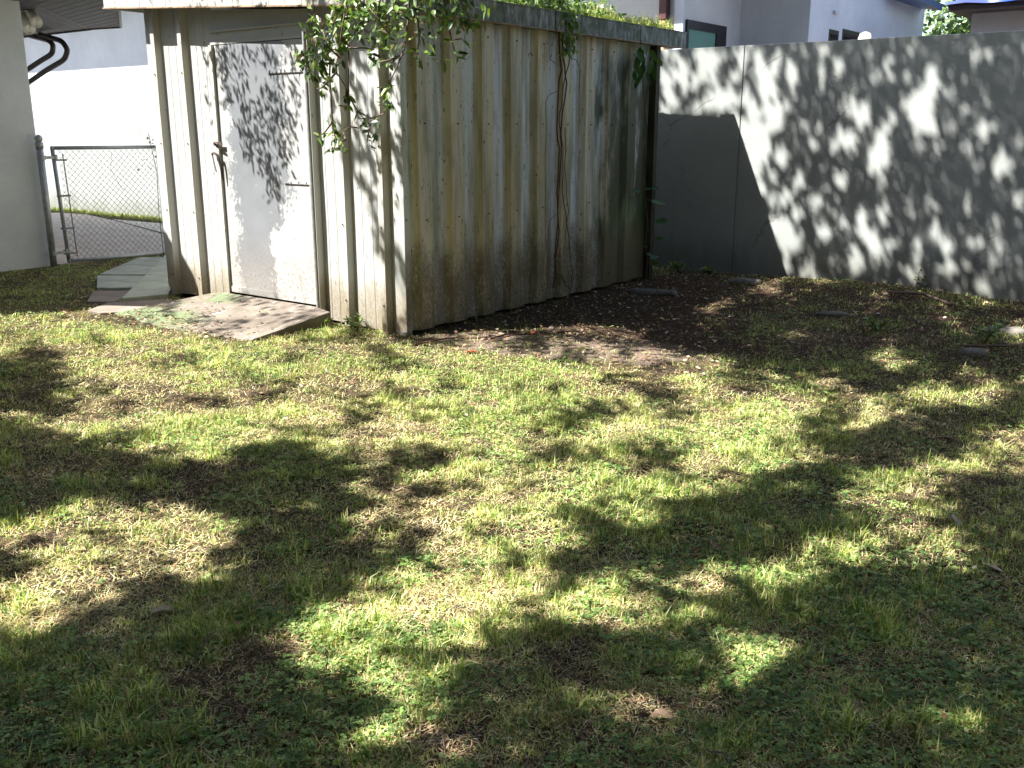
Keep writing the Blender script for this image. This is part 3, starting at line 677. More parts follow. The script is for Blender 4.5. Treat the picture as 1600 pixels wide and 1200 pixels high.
mb.add([(xe - .02 + i * .25, YR - .56, zr + .14 + .03 * math.sin(i * 1.3) + .02 * math.sin(i * 2.9)) for i in range(nn)] + [(xe - .02 + i * .25, YR - .57, zr + .11 + .015 * math.sin(i * 1.9)) for i in range(nn)], [(i, nn + i, nn + i + 1, i + 1) for i in range(nn - 1)])
mb.build('tarp', M['tarp'], h2, True)
# the blue tarp corner on the villa wing
P1 = on(1, yc, 1395, -4); P2 = on(1, yc - .0, 1472, 15)
mb = MB()
A = on(0, xb + .02, 1388, -3); B = on(0, xb + .02, 1441, 14); Cc = on(0, xb + .45, 1472, 17); D = on(0, xb + .45, 1425, -6)
mb.add([A, B, Cc, D, A + [0, 0, .10], B + [0, 0, .10], Cc + [0, 0, .10], D + [0, 0, .10]], [(0, 1, 2, 3), (4, 7, 6, 5), (0, 4, 5, 1), (1, 5, 6, 2), (2, 6, 7, 3), (3, 7, 4, 0)])
mb.build('roof_edge', M['tarp'], vi)

# ------------------------------------------------------------------ leaf and blade generators (each is one plant's own foliage)
def frames(d, u):
    d = d / np.linalg.norm(d, axis=1, keepdims=True)
    y = np.cross(u, d); nn = np.linalg.norm(y, axis=1, keepdims=True); nn[nn < 1e-6] = 1; y = y / nn
    z = np.cross(d, y); return d, y, z
def leaves(pos, d, u, L, Wd, col, droop=.15):
    """pointed elliptical leaves, 8 verts each folded on the midrib"""
    n_ = len(pos); d, y, z = frames(d, u); L = np.broadcast_to(L, n_)[:, None]; Wd = np.broadcast_to(Wd, n_)[:, None]
    st = [(0, 0, 0), (.3, .5, .06), (.3, 0, 0), (.3, -.5, .06), (.68, .42, .05), (.68, 0, -.02), (.68, -.42, .05), (1, 0, 0)]
    V = np.stack([pos + d * L * a + y * Wd * b + z * (L * (c - droop * a * a)) for a, b, c in st], 1)
    q = np.array([(2, 5, 4, 1), (3, 6, 5, 2)]); t = np.array([(0, 2, 1), (0, 3, 2), (5, 7, 4), (6, 7, 5)])
    o = (np.arange(n_) * 8)[:, None, None]
    return V.reshape(-1, 3), (q[None] + o).reshape(-1, 4), (t[None] + o).reshape(-1, 3), np.repeat(col, 8, 0)
def flat_leaves(pos, d, u, L, Wd, col):
    n_ = len(pos); d, y, z = frames(d, u); L = np.broadcast_to(L, n_)[:, None]; Wd = np.broadcast_to(Wd, n_)[:, None]
    V = np.stack([pos, pos + d * L * .5 + y * Wd * .5, pos + d * L, pos + d * L * .5 - y * Wd * .5], 1)
    o = (np.arange(n_) * 4)[:, None]
    return V.reshape(-1, 3), np.array([[0, 3, 2, 1]]) + o, np.zeros((0, 3), int), np.repeat(col, 4, 0)
def blades(pos, az, lean, L, Wd, bend, col, tipcol=None):
    n_ = len(pos); h = np.stack([np.cos(az), np.sin(az), 0 * az], 1); s = np.stack([-np.sin(az), np.cos(az), 0 * az], 1)
    L = L[:, None]; Wd = Wd[:, None]; c1, s1 = np.cos(lean)[:, None], np.sin(lean)[:, None]
    l2 = np.minimum(lean + bend, 1.9); c2, s2 = np.cos(l2)[:, None], np.sin(l2)[:, None]; up = np.array([0, 0, 1.])
    m1 = pos + (h * s1 + up * c1) * L * .5; m2 = m1 + (h * s2 + up * c2) * L * .5
    V = np.stack([pos - s * Wd * .5, pos + s * Wd * .5, m1 + s * Wd * .42, m1 - s * Wd * .42, m2], 1)
    o = (np.arange(n_) * 5)[:, None]
    cc = np.repeat(col, 5, 0)
    return V.reshape(-1, 3), np.array([[0, 1, 2, 3]]) + o, np.array([[3, 2, 4]]) + o, cc
def cat(*parts):
    V = []; Q = []; T = []; Cc = []; k = 0
    for v, q_, t_, c_ in parts: V.append(v); Q.append(q_ + k); T.append(t_ + k); Cc.append(c_); k += len(v)
    return np.concatenate(V), np.concatenate(Q), np.concatenate(T), np.concatenate(Cc)
def colors(n_, pal, var=.15, w=None):
    pal = np.array(pal); i = rng.choice(len(pal), n_, p=w); c = pal[i] * (1 + var * rng.standard_normal((n_, 1))) * (1 + .06 * rng.standard_normal((n_, 3)))
    return np.concatenate([np.clip(c, .004, .9), np.ones((n_, 1))], 1)
def rdir(n_, spread=1.0, base=(0, 0, 0)):
    d = rng.standard_normal((n_, 3)) * spread + np.array(base); return d
OLIVE = [(.075, .115, .035), (.11, .16, .05), (.05, .085, .03), (.15, .19, .07)]
G = [(.10, .17, .03), (.15, .24, .045), (.20, .29, .07), (.08, .13, .03)]
WEED = [(.17, .27, .07), (.32, .42, .14), (.09, .16, .045)]

# ------------------------------------------------------------------ lawn
SL = [[(p_[0], p_[1]) for p_ in s[1]] for s in slabs] + [[(-7.10, 5.10), (-7.40, 4.36), (-6.6, 4.30), (-5.66, 4.36), (-5.60, 5.03)]]
def ground_points(N, r0, r1):
    out = []
    tot = 0
    while tot < N:
        k = N
        th = rng.uniform(math.radians(2), math.radians(72), k) ; rr = np.sqrt(rng.uniform(r0 * r0, r1 * r1, k))
        x = -rr * np.sin(th); y = rr * np.cos(th)
        px, py, c = proj(np.stack([x, y, 0 * x], 1))
        ok = (px > -90) & (px < 1690) & (py < 1330) & (y < YW - .01) & (x > -10.68)
        ok &= ~((x > X0 - .02) & (x < X1 + .02) & (y > Y0 - .02) & (y < Y1 + .05))
        for s in SL: ok &= ~inpoly(x, y, s)
        out.append(np.stack([x[ok], y[ok]], 1)); tot += ok.sum()
    return np.concatenate(out)[:N]
def bare(P_):
    """0 = lawn, 1 = bare mulch"""
    x, y = P_[:, 0], P_[:, 1]; px, py, c = proj(np.stack([x, y, 0 * x], 1))
    n_ = fbm(x, y, .8, 11)
    b = np.clip((x + 5.3) / .5, 0, 1) * np.clip((y - 4.75 - .12 * (x + 4.9)) / .5, 0, 1) * np.clip(1 - (px - 1080) / 260, 0, 1)
    b2 = np.clip((y - 5.8) / 1.8, 0, 1) * np.clip((x + 4.5) / .4, 0, 1) * .5
    b3 = np.clip(1 - np.maximum(np.abs(x + 6.7) - 1.0, 0) / .3, 0, 1) * np.clip(1 - np.abs(y - 4.2) / .25, 0, 1) * .9
    b4 = np.clip((x + 8.9) / .3, 0, 1) * np.clip((-7.9 - x) / .2, 0, 1) * np.clip((y - 4.3) / .3, 0, 1) * .8
    u_ = (x + 3.75) * .94 + (y - 5.55) * .34; v_ = (y - 5.55) * .94 - (x + 3.75) * .34
    b5 = np.clip(1.5 - ((u_ / 1.15) ** 2 + (v_ / .42) ** 2), 0, 1)
    return np.clip(np.maximum.reduce([b, b2, b3, b4, b5]) + (n_ - .5) * .9, 0, 1)
def patches(P_):
    x, y = P_[:, 0], P_[:, 1]
    green = fbm(x, y, .55, 21) * .6 + fbm(x, y, .17, 25) * .4
    px, py, c = proj(np.stack([x, y, 0 * x], 1))
    def gb(cx, cy, sx, sy, a): return a * np.exp(-((px - cx) / sx) ** 2 - ((py - cy) / sy) ** 2)
    green = green - .30 * np.clip(fbm(x, y, .24, 63) - .66, 0, 1) / .2 + gb(900, 1120, 800, 150, .09) + gb(1350, 870, 260, 120, .06) + gb(1180, 1060, 110, 70, .14) + gb(820, 680, 200, 60, .08) + gb(960, 760, 110, 50, .10) + gb(450, 975, 60, 40, .1) + gb(1350, 780, 150, 60, .08) + gb(300, 560, 300, 30, .05) \
        - gb(180, 920, 230, 60, .16) - gb(720, 930, 120, 60, .03) - gb(650, 800, 110, 40, .10) - gb(1060, 930, 110, 40, .15) - gb(840, 690, 60, 25, .15) - gb(1540, 640, 100, 40, .1) - gb(900, 830, 60, 50, .12) - gb(200, 640, 200, 40, .08)
    return green
zones = [(1.5, 3.2, 1.0), (3.2, 5.4, 1.0), (5.4, 8.0, 1.0), (8.0, 13.5, 1.0)]
NT = [110000, 120000, 80000, 40000]; NG = [150000, 230000, 180000, 85000]
parts_t = []; parts_g = []; parts_c = []
for (r0, r1, _), nt_, ng_ in zip(zones, NT, NG):
    sc = np.interp((r0 + r1) / 2, [2, 4, 7, 11], [1, 1.15, 1.45, 1.9])
    # dry thatch, lying nearly flat
    P_ = ground_points(nt_, r0, r1); b_ = bare(P_); g_ = patches(P_)
    keep = rng.random(len(P_)) < (1 - .62 * b_) * np.clip(1.3 - g_ * 1.1, .28, 1); P_, b_, g_ = P_[keep], b_[keep], g_[keep]; n_ = len(P_)
    z = gz(P_[:, 0], P_[:, 1]) + rng.uniform(0, .014, n_)
    col = colors(n_, [(.66, .54, .29), (.50, .37, .18), (.78, .66, .40), (.28, .18, .09), (.46, .42, .17)], .2, [.3, .25, .17, .13, .15])
    mul = colors(n_, [(.13, .075, .05), (.26, .17, .115), (.07, .045, .03), (.36, .23, .17)], .25)
    isb = rng.random(n_) < b_; isb |= (fbm(P_[:, 0], P_[:, 1], .24, 63) > .72) & (rng.random(n_) < .6); col[isb] = mul[isb]
    col[:, :3] = np.clip(col[:, :3] * (.62 + .85 * vnoise(P_[:, 0], P_[:, 1], .06, 139))[:, None], 0, .88)
    parts_t.append(blades(np.column_stack([P_, z]), rng.uniform(0, 6.28, n_), rng.uniform(1.0, 1.62, n_), rng.gamma(3, .0068, n_) * (sc ** .5), rng.uniform(.0008, .0026, n_) * sc, rng.uniform(-.3, .35, n_), col))
    # green and yellowing blades
    P_ = ground_points(ng_, r0, r1); b_ = bare(P_); g_ = patches(P_)
    keep = rng.random(len(P_)) < np.clip((g_ - .24) * 4.0, .12, 1) * (1 - .93 * b_); P_, g_ = P_[keep], g_[keep]
    # gather into tufts
    q_ = np.round(P_ / .045 + rng.uniform(-.2, .2, P_.shape)); tx = rng.random(2) 
    jit = np.stack([vnoise(q_[:, 0], q_[:, 1], 1, 31), vnoise(q_[:, 0], q_[:, 1], 1, 37)], 1) - .5
    cen = (q_ + jit) * .045; mm = rng.random((len(P_), 1)) < .55; P_ = np.where(mm, cen + rng.normal(0, .007, P_.shape), P_)
    n_ = len(P_); z = gz(P_[:, 0], P_[:, 1]) - .003
    tall = np.clip(fbm(P_[:, 0], P_[:, 1], .2, 41) * 1.7 - .25, .3, 1.5)
    Lb = rng.gamma(6, .0050, n_) * tall * (.55 + .9 * np.clip(g_ * 1.6 - .3, 0, 1)) * 1.12
    Lb = np.where(rng.random(n_) < .012, Lb * 2.1, Lb)
    col = colors(n_, [(.12, .21, .035), (.31, .39, .095), (.54, .60, .22), (.68, .63, .32), (.52, .39, .20)], .22, [.20, .27, .27, .16, .10])
    tv = vnoise(P_[:, 0], P_[:, 1], .06, 131); Lb = Lb * (.45 + 1.15 * tv ** 1.2); col[:, :3] = np.clip(col[:, :3] * (.60 + .85 * vnoise(P_[:, 0], P_[:, 1], .075, 137))[:, None], 0, .85)
    parts_g.append(blades(np.column_stack([P_, z]), rng.uniform(0, 6.28, n_), np.abs(rng.normal(.42, .42, n_)), np.minimum(Lb, .085) * np.interp(r0, [1.5, 5], [1.02, 1]), rng.uniform(.0016, .0036, n_) * sc * np.interp(r0, [1.5, 3.2, 5], [1.45, 1.2, 1]), rng.uniform(.0, 1.2, n_), col))
    # clover and creeping weed leaflets
    nc = int([34000, 34000, 26000, 12000][zones.index((r0, r1, _))])
    P_ = ground_points(nc, r0, r1); b_ = bare(P_); g_ = patches(P_) + .25 * (fbm(P_[:, 0], P_[:, 1], .33, 51) - .5)
    keep = rng.random(len(P_)) < np.clip((g_ - .44) * 5, .03, 1) * (1 - .8 * b_); P_ = P_[keep]; n_ = len(P_)
    P3 = np.column_stack([P_, gz(P_[:, 0], P_[:, 1]) + rng.uniform(.006, .028, n_)])
    a0 = rng.uniform(0, 6.28, n_); lf = rng.gamma(6, .00115, n_) * (sc ** .7); colc = colors(n_, WEED, .15)
    for k in range(3):
        a = a0 + k * 2.094; d = np.stack([np.cos(a), np.sin(a), rng.uniform(-.1, .35, n_)], 1)
        u = np.tile([0, 0, 1.], (n_, 1)) + rng.normal(0, .25, (n_, 3))
        dd, yy, zz = frames(d, u); L_ = lf[:, None]
        V = np.stack([P3 + dd * L_ * a_ + yy * L_ * b2_ for a_, b2_ in ((0, 0), (.55, .48), (1.0, .34), (1.0, -.34), (.55, -.48))], 1)
        o_ = (np.arange(n_) * 5)[:, None]
        parts_c.append((V.reshape(-1, 3), np.array([[1, 4, 3, 2]]) + o_, np.array([[0, 4, 1]]) + o_, np.repeat(colc, 5, 0)))
tag(bulk('dry_thatch', *cat(*parts_t), M['straw']), 'dry straw coloured thatch and mulch bits lying over the yard', 'thatch', kind='stuff')
tag(bulk('grass', *cat(*parts_g), M['grass']), 'short patchy green and yellow grass of the lawn', 'grass', kind='stuff')
tag(bulk('clover', *cat(*parts_c), M['clover']), 'small green clover and creeping weeds growing through the lawn', 'clover', kind='stuff')
# fallen leaves: more under the shade at the wall
def litter(N, r0, r1, bias, size, pal):
    P_ = ground_points(N, r0, r1); b_ = bare(P_); P_ = P_[rng.random(len(P_)) < np.clip(bias + b_, 0, 1)]; n_ = len(P_)
    a = rng.uniform(0, 6.28, n_); d = np.stack([np.cos(a), np.sin(a), rng.normal(.05, .15, n_)], 1); u = np.tile([0, 0, 1.], (n_, 1)) + rng.normal(0, .35, (n_, 3))
    return leaves(np.column_stack([P_, gz(P_[:, 0], P_[:, 1]) + rng.uniform(.008, .022, n_)]), d, u, rng.uniform(.5, 1, n_) * size, rng.uniform(.3, .5, n_) * size, colors(n_, pal, .25), -.1)
def ramp_litter(N):
    x = rng.uniform(-7.35, -5.7, N); y = 4.24 + np.abs(rng.normal(0, .16, N)) + np.where(rng.random(N) < .15, rng.uniform(0, .6, N), 0); y = np.clip(y, 4.2, 5.05)
    k = rng.random(N) < np.clip(1.2 - (x + 7.3) * .7, .15, 1); x, y = x[k], y[k]; n_ = len(x); z = .014 + np.clip((y - 4.30) / .78, 0, 1) * .115 + .006
    a = rng.uniform(0, 6.28, n_); d = np.stack([np.cos(a), np.sin(a), rng.normal(.05, .15, n_)], 1)
    return leaves(np.column_stack([x, y, z]), d, np.tile([0, 0, 1.], (n_, 1)) + rng.normal(0, .3, (n_, 3)), rng.uniform(.02, .05, n_), rng.uniform(.008, .02, n_), colors(n_, DRY, .25), -.1)
DRY = [(.22, .13, .08), (.34, .23, .15), (.12, .07, .045), (.45, .36, .26), (.25, .20, .10)]
tag(bulk('leaf_litter', *cat(litter(900, 1.5, 4.5, .05, .035, DRY), litter(9000, 4.5, 12, .02, .045, DRY), ramp_litter(420)), M['straw']), 'brown fallen leaves scattered on the bare soil by the shed and wall', 'leaf litter', kind='stuff')

# single fallen things
def gpt(x, y, z=0.0): 
    p_ = on(2, 0, x, y); return (p_[0], p_[1], float(gz(p_[0], p_[1])) + z)
def curled_leaf(name, px, py, L, Wd, rz, m, lab, catg, curl=.4, lift=.012, group=None):
    mb = MB(); nL, nW = 8, 5; V_ = []
    for i in range(nL + 1):
        t = i / nL; wd = Wd * math.sin(math.pi * min(1, t * .92 + .06)) ** .8
        for j in range(nW):
            s = (j / (nW - 1) - .5) * wd
            V_.append(((t - .5) * L, s, lift + curl * s * s / Wd * 2 + .25 * curl * L * (t - .5) ** 2))
    mb.add(V_, [(i * nW + j, (i + 1) * nW + j, (i + 1) * nW + j + 1, i * nW + j + 1) for i in range(nL) for j in range(nW - 1)])
    o = mb.build(name, m, None, True); s = o.modifiers.new('t', 'SOLIDIFY'); s.thickness = .0008
    o.location = gpt(px, py); o.rotation_euler = (rng.uniform(-.2, .2), rng.uniform(-.2, .2), rz); tag(o, lab, catg, group); return o
M['dryleaf'] = simple('dry_leaf', (.30, .19, .13), .7, var=.35, scale=40)
M['paleleaf'] = simple('pale_leaf', (.50, .40, .31), .7, var=.25, scale=40)
curled_leaf('fallen_leaf', 737, 552, .10, .05, .4, M['redleaf'], 'bright red fallen leaf on the lawn in front of the shed corner', 'leaf')
curled_leaf('fallen_leaf', 835, 522, .07, .04, 1.4, M['redleaf'], 'small red fallen leaf at the edge of the dark mulch beside the shed', 'leaf')
curled_leaf('fallen_leaf', 258, 967, .085, .045, .9, M['paleleaf'], 'large tan curled dead leaf in the shade at lower left', 'leaf', .8)
curled_leaf('fallen_leaf', 1492, 822, .09, .028, 2.2, M['paleleaf'], 'narrow tan dead leaf standing in the grass at right', 'leaf', .5)
curled_leaf('fallen_leaf', 1548, 895, .09, .03, 2.6, M['paleleaf'], 'narrow tan dead leaf by the right edge of the lawn', 'leaf', .5)
curled_leaf('fallen_leaf', 1480, 686, .085, .035, .2, M['dryleaf'], 'dark brown fallen leaf in sunlight at right', 'leaf', .6)
curled_leaf('fallen_leaf', 1035, 1125, .06, .04, .5, M['dryleaf'], 'brown dead leaf in the dark grass at bottom centre', 'leaf', .6)
curled_leaf('fallen_leaf', 1125, 862, .10, .03, -.2, M['dryleaf'], 'long brown leaf lying in shade right of centre', 'leaf', .4)
def stone(px, py, sx, sy, sz, rz, lab, name='stone', group=None, m=None):
    mb = MB(); mb.ball((0, 0, 0), 1, 16, 10); r_2 = random.Random(px * 7 + py)
    ph = [r_2.uniform(0, 6) for _ in range(6)]
    mb.v = [(x * sx * (1 + .16 * math.sin(3 * y + ph[0]) + .08 * math.sin(7 * x + ph[1])), y * sy * (1 + .15 * math.sin(4 * x + ph[2])), max(-.5, min(z, .75)) * sz * (1 + .14 * math.sin(5 * x + ph[3]) + .1 * math.sin(6 * y + ph[4]))) for x, y, z in mb.v]
    o = mb.build(name, m or M['stone'], None, True); g_ = gpt(px, py); o.location = (g_[0], g_[1], g_[2] + sz * .25); o.rotation_euler = (0, 0, rz); tag(o, lab, 'stone', group)
stone(1004, 458, .17, .05, .055, .35, 'longest of the three dim edging stones in the shade beside the shed', 'edging_stone', 'edging stones beside the shed')
stone(1033, 459, .08, .05, .05, .3, 'middle of the three dim edging stones in the shade beside the shed', 'edging_stone', 'edging stones beside the shed')
stone(1050, 461, .06, .05, .045, .2, 'rightmost of the three dim edging stones in the shade beside the shed', 'edging_stone', 'edging stones beside the shed')
stone(1165, 449, .15, .07, .06, .3, 'rough pale stone near the foot of the wall by the shed shadow')
stone(1520, 556, .085, .06, .05, .2, 'pale rounded stone among roots at the right edge')
stone(1575, 523, .16, .08, .05, .1, 'flat grey stone half buried at the far right edge')
stone(1300, 496, .13, .05, .03, .5, 'flat pale stone in the dappled soil below the wall')
stone(862, 514, .025, .02, .02, .5, 'small pale pebble at the edge of the shed shadow')
def stick(pts, r_, lab, m='twig', name='fallen_stick'):
    P_ = [gpt(x, y, z) for x, y, z in pts]; mb = MB(); mb.tube([np.array(p_) - np.array(P_[0]) for p_ in P_], r_, 6); o = mb.build(name, M[m], None, True); o.location = P_[0]; tag(o, lab, 'stick')
stick([(1445, 458, .04), (1466, 449, .10), (1475, 462, .03)], .010, 'bent pale stick leaning at the foot of the wall', 'stone')
stick([(1385, 470, .02), (1440, 476, .05), (1490, 486, .02)], .013, 'dark stick lying in the mulch below the wall')
stick([(640, 540, .01), (700, 533, .025), (770, 530, .012), (800, 524, .02)], .006, 'thin reddish root running along the edge of the shed shadow', 'vine', 'surface_root')
stick([(760, 538, .01), (800, 530, .03), (860, 523, .012)], .005, 'short reddish root crossing the mulch near the red leaf', 'vine', 'surface_root')
stick([(1105, 1180, .015), (1130, 1190, .03), (1145, 1205, .01)], .003, 'pale twig at the bottom edge of the lawn', 'stone', 'fallen_twig')
stick([(305, 1060, .03), (330, 1040, .08), (342, 1035, .09)], .0025, 'pale forked dry stem standing in the shade at lower left', 'stone', 'fallen_twig')
stick([(1500, 545, .02), (1535, 552, .05), (1590, 545, .02)], .009, 'dark root beside the pale rounded stone at right', 'twig', 'surface_root')

# ------------------------------------------------------------------ plants on and around the shed
def stem_plant(name, base, h, nl, L, lab, catg='plant', spread=.4, pal=G, parent=None, n_st=3):
    t = empty(name, base) if parent is None else parent
    if parent is None: tag(t, lab, catg)
    base = np.array(base); mb = MB(); pos = []; dr2 = []
    for k in range(n_st):
        a = rng.uniform(0, 6.28); tip = base + np.array([math.cos(a) * spread * h, math.sin(a) * spread * h, h * rng.uniform(.7, 1)])
        mid = (base + tip) / 2 + np.array([0, 0, .1 * h]); mb.tube([base, mid, tip], [.004, .003, .0015], 5)
        for _ in range(nl):
            s = rng.uniform(.25, 1); p_ = base * (1 - s) ** 2 + 2 * mid * s * (1 - s) + tip * s * s; pos.append(p_); dr2.append([rng.normal(), rng.normal(), rng.uniform(-.2, .7)])
    mb.build('stem', M['twig'], t)
    n_ = len(pos); bulk('foliage', *leaves(np.array(pos), np.array(dr2), np.tile([0, 0, 1.], (n_, 1)) + rng.normal(0, .3, (n_, 3)), rng.uniform(.7, 1.1, n_) * L, rng.uniform(.35, .5, n_) * L, colors(n_, pal), .15), M['leaf'], t)
    return t
stem_plant('weed_plant', (-5.30, 5.02, 0), .13, 14, .05, 'small leafy weed at the foot of the shed front between two ribs', n_st=5, spread=.6, pal=WEED)
stem_plant('weed_plant', (-5.60, 4.98, 0), .09, 8, .04, 'little weed growing beside the top edge of the ramp', n_st=4, spread=.7, pal=WEED)
for i, (x, y, hh, lab) in enumerate([(1387, 447, .16, 'leafy green weed against the foot of the wall, left of the bent stick'), (1430, 455, .20, 'broad leafed weed in front of the bent stick by the wall'), (1592, 462, .30, 'dark leafy plant at the foot of the wall at the right edge'), (1370, 520, .12, 'grassy weed clump in the dappled soil right of centre'), (1535, 540, .16, 'weed with strap leaves beside the pale rounded stone'), (1060, 425, .12, 'low green weed in shade beside the far shed corner'), (1110, 430, .10, 'low green weed in shade at the foot of the wall')]):
    b_ = gpt(x, y); stem_plant('weed_plant', b_, hh, 12, .055, lab, n_st=6, spread=.7, pal=WEED)
# roof weeds (moss, seedlings and grass along the gutter) : nobody could count them
pp = []
def strip(N, ya, yb, h, Lf, pal, shape=leaves):
    y = rng.uniform(ya, yb, N); x = rng.uniform(-5.05, -4.77, N); hh = np.abs(rng.normal(0, .5, N)) * h * (.4 + vnoise(y, y * 0, .25, 61) * 1.2)
    P_ = np.stack([x, y, 2.43 + hh], 1); n_ = N
    return leaves(P_, rdir(n_, .6, (0, 0, .7)), rdir(n_), rng.uniform(.5, 1, n_) * Lf, rng.uniform(.3, .5, n_) * Lf, colors(n_, pal), .1)
pp.append(strip(2600, 7.45, 8.95, .075, .028, [(.22, .30, .06), (.34, .40, .11), (.45, .42, .18)]))
N = 900; y = rng.uniform(7.3, 9.05, N); P_ = np.stack([rng.uniform(-4.95, -4.77, N), y, np.full(N, 2.42)], 1)
pp.append(blades(P_, rng.uniform(0, 6.28, N), np.abs(rng.normal(.25, .25, N)), rng.uniform(.05, .17, N) * (.5 + vnoise(y, y, .2, 9)), np.full(N, .004), rng.uniform(0, .6, N), colors(N, [(.30, .38, .10), (.50, .44, .22), (.2, .3, .06)])))
pp.append(strip(500, 5.6, 7.4, .04, .03, [(.16, .24, .05), (.24, .32, .08)]))
tag(bulk('roof_weeds', *cat(*pp), M['clover']), 'bright yellow green moss and seedlings growing in the shed gutter', 'weeds', kind='stuff')
# leafy vine in the gutter with stems hanging down the side
vn = empty('hanging_vine', (-4.8, 7.1, 2.4)); tag(vn, 'leafy vine spilling from the gutter with bare red brown stems down the shed side', 'vine')
N = 1500; y = np.clip(rng.normal(6.95, .42, N), 6.15, 7.9); 
P_ = np.stack([rng.uniform(-5.15, -4.74, N), y, 2.44 + np.abs(rng.normal(0, .16, N)) * np.clip(1.4 - np.abs(y - 6.95) * 1.2, .2, 1.4)], 1)
N2 = 170; y2 = rng.normal(7.05, .055, N2); P2 = np.stack([rng.uniform(-4.80, -4.72, N2), y2, 2.44 - rng.random(N2) ** 1.3 * .34], 1)
PP = np.concatenate([P_, P2]); n_ = len(PP)
dd = np.concatenate([rdir(N, .7, (0, 0, .2)), rdir(N2, .35, (.3, 0, -1))])
bulk('foliage', *leaves(PP, dd, rdir(n_, .5, (.5, -.5, .6)), rng.uniform(.6, 1.1, n_) * .06, rng.uniform(.6, 1.1, n_) * .028, colors(n_, WEED + [(.12, .19, .04)]), .25), M['leaf'], vn)
def on_side(x, y, o=.015): 
    p_ = on(0, -4.84 + o, x, y); return p_
vines = [([(873, 40), (876, 110), (872, 150), (870, 200), (874, 250), (869, 300), (872, 360), (866, 430), (864, 450)], .008),
         ([(880, 40), (880, 90), (885, 130), (876, 200), (876, 240), (872, 330), (868, 380), (869, 440)], .007),
         ([(890, 60), (888, 100), (878, 150), (873, 190), (880, 230), (877, 300), (886, 350), (893, 420), (896, 438)], .005),
         ([(893, 92), (902, 94), (906, 110), (904, 140)], .003), ([(862, 85), (858, 92), (874, 104)], .003),
         ([(876, 140), (858, 148), (853, 158), (851, 300), (853, 380)], .003), ([(868, 335), (858, 345), (858, 365), (853, 385)], .003),
         ([(884, 200), (882, 260), (889, 330), (880, 400)], .003), ([(876, 430), (884, 445), (892, 455)], .005), ([(893, 430), (892, 455)], .004)]
mb = MB()
for pts, r_ in vines:
    P_ = [on_side(x, y, .03 * math.sin(i * 1.7) * .5 + .012) for i, (x, y) in enumerate(pts)]
    Q = []
    for a, b in zip(P_[:-1], P_[1:]):
        for t in (0, .33, .66): 
            p_ = a * (1 - t) + b * t; Q.append(p_ + np.array([rng.uniform(-.004, .006), rng.uniform(-.01, .01), 0]))
    Q.append(P_[-1]); mb.tube(Q, [r_ * (1 - .35 * i / len(Q)) for i in range(len(Q))], 6)
mb.build('vine_stem', M['vine'], vn, True)
# leaves hanging under the far end of the gutter
cv = empty('climbing_vine', (-4.8, 8.85, 0)); tag(cv, 'broad leafed vine climbing the far rear corner of the shed', 'vine')
LP = [(1000, 70), (993, 78), (1005, 85), (1012, 78), (998, 95), (990, 88), (1008, 98), (1015, 92), (1022, 84), (1020, 96), (1003, 110), (995, 108), (988, 100), (1010, 112), (1004, 72), (997, 118)]
P_ = np.array([on(0, -4.78, x, y) for x, y in LP]) + rng.normal(0, .015, (len(LP), 3)); n1 = len(P_)
d1 = np.stack([rng.normal(.2, .3, n1), rng.normal(.1, .3, n1), -np.ones(n1)], 1)
LQ = [((1006, 296), (1, -.2, .2)), ((1018, 292), (1, .4, -.3)), ((1001, 300), (-.3, -.5, .2)), ((1016, 314), (1, .4, -.1)), ((1026, 318), (.8, .6, .0)), ((1023, 346), (1, .2, -.05)), ((1030, 344), (1, .3, 0)), ((1023, 373), (1, .4, .05)), ((1010, 395), (1, 0, -.3)), ((1014, 405), (.6, .6, .3)), ((1006, 385), (.4, -.4, .1)), ((1018, 412), (1, 0, .2))]
P2 = np.array([on(0, -4.80, *q_[0]) for q_ in LQ]); d2 = np.array([q_[1] for q_ in LQ], float)
PP = np.concatenate([P_, P2]); n_ = len(PP)
bulk('foliage', *leaves(PP, np.concatenate([d1, d2]), rdir(n_, .3, (.3, -.8, .6)), np.concatenate([rng.uniform(.10, .17, n1), rng.uniform(.08, .13, len(P2))]), np.concatenate([rng.uniform(.045, .065, n1), rng.uniform(.04, .06, len(P2))]), colors(n_, [(.05, .13, .03), (.08, .17, .04)]), .2), M['leaf'], cv)
mb = MB(); mb.tube([on(0, -4.83, x, y) for x, y in ((1008, 440), (1012, 410), (1008, 380), (1012, 350), (1008, 310), (1006, 296), (1010, 200), (1004, 120), (1006, 66))], .005, 6)
for a, b in (((1010, 362), (1023, 346)), ((1010, 380), (1023, 373)), ((1008, 312), (1018, 312))): mb.tube([on(0, -4.82, *a), on(0, -4.80, *b)], .002, 5)
mb.build('stem', M['twig'], cv)
# little vine at the gate top
gv = empty('gate_vine', (GXP + .03, 6.85, 1.2)); tag(gv, 'small dark leafed vine tangled in the top corner of the chain link gate', 'vine')
N = 22; P_ = np.stack([np.full(N, GXP + .02) + rng.normal(0, .02, N), rng.normal(6.80, .07, N), rng.uniform(1.0, 1.42, N)], 1)
bulk('foliage', *leaves(P_, rdir(N), rdir(N), rng.uniform(.025, .05, N), rng.uniform(.015, .03, N), colors(N, [(.05, .07, .03), (.09, .12, .05)])), M['leaf'], gv)
mb = MB(); mb.tube([(GXP + .02, 6.84, .0), (GXP + .03, 6.82, .5), (GXP + .02, 6.85, 1.0), (GXP + .03, 6.78, 1.45)], .004, 5); mb.tube([(GXP + .01, 6.3, 1.27), (GXP + .01, 6.26, 1.05), (GXP + .01, 6.36, .85), (GXP + .01, 6.4, .8)], .002, 4); mb.build('stem', M['twig'], gv)
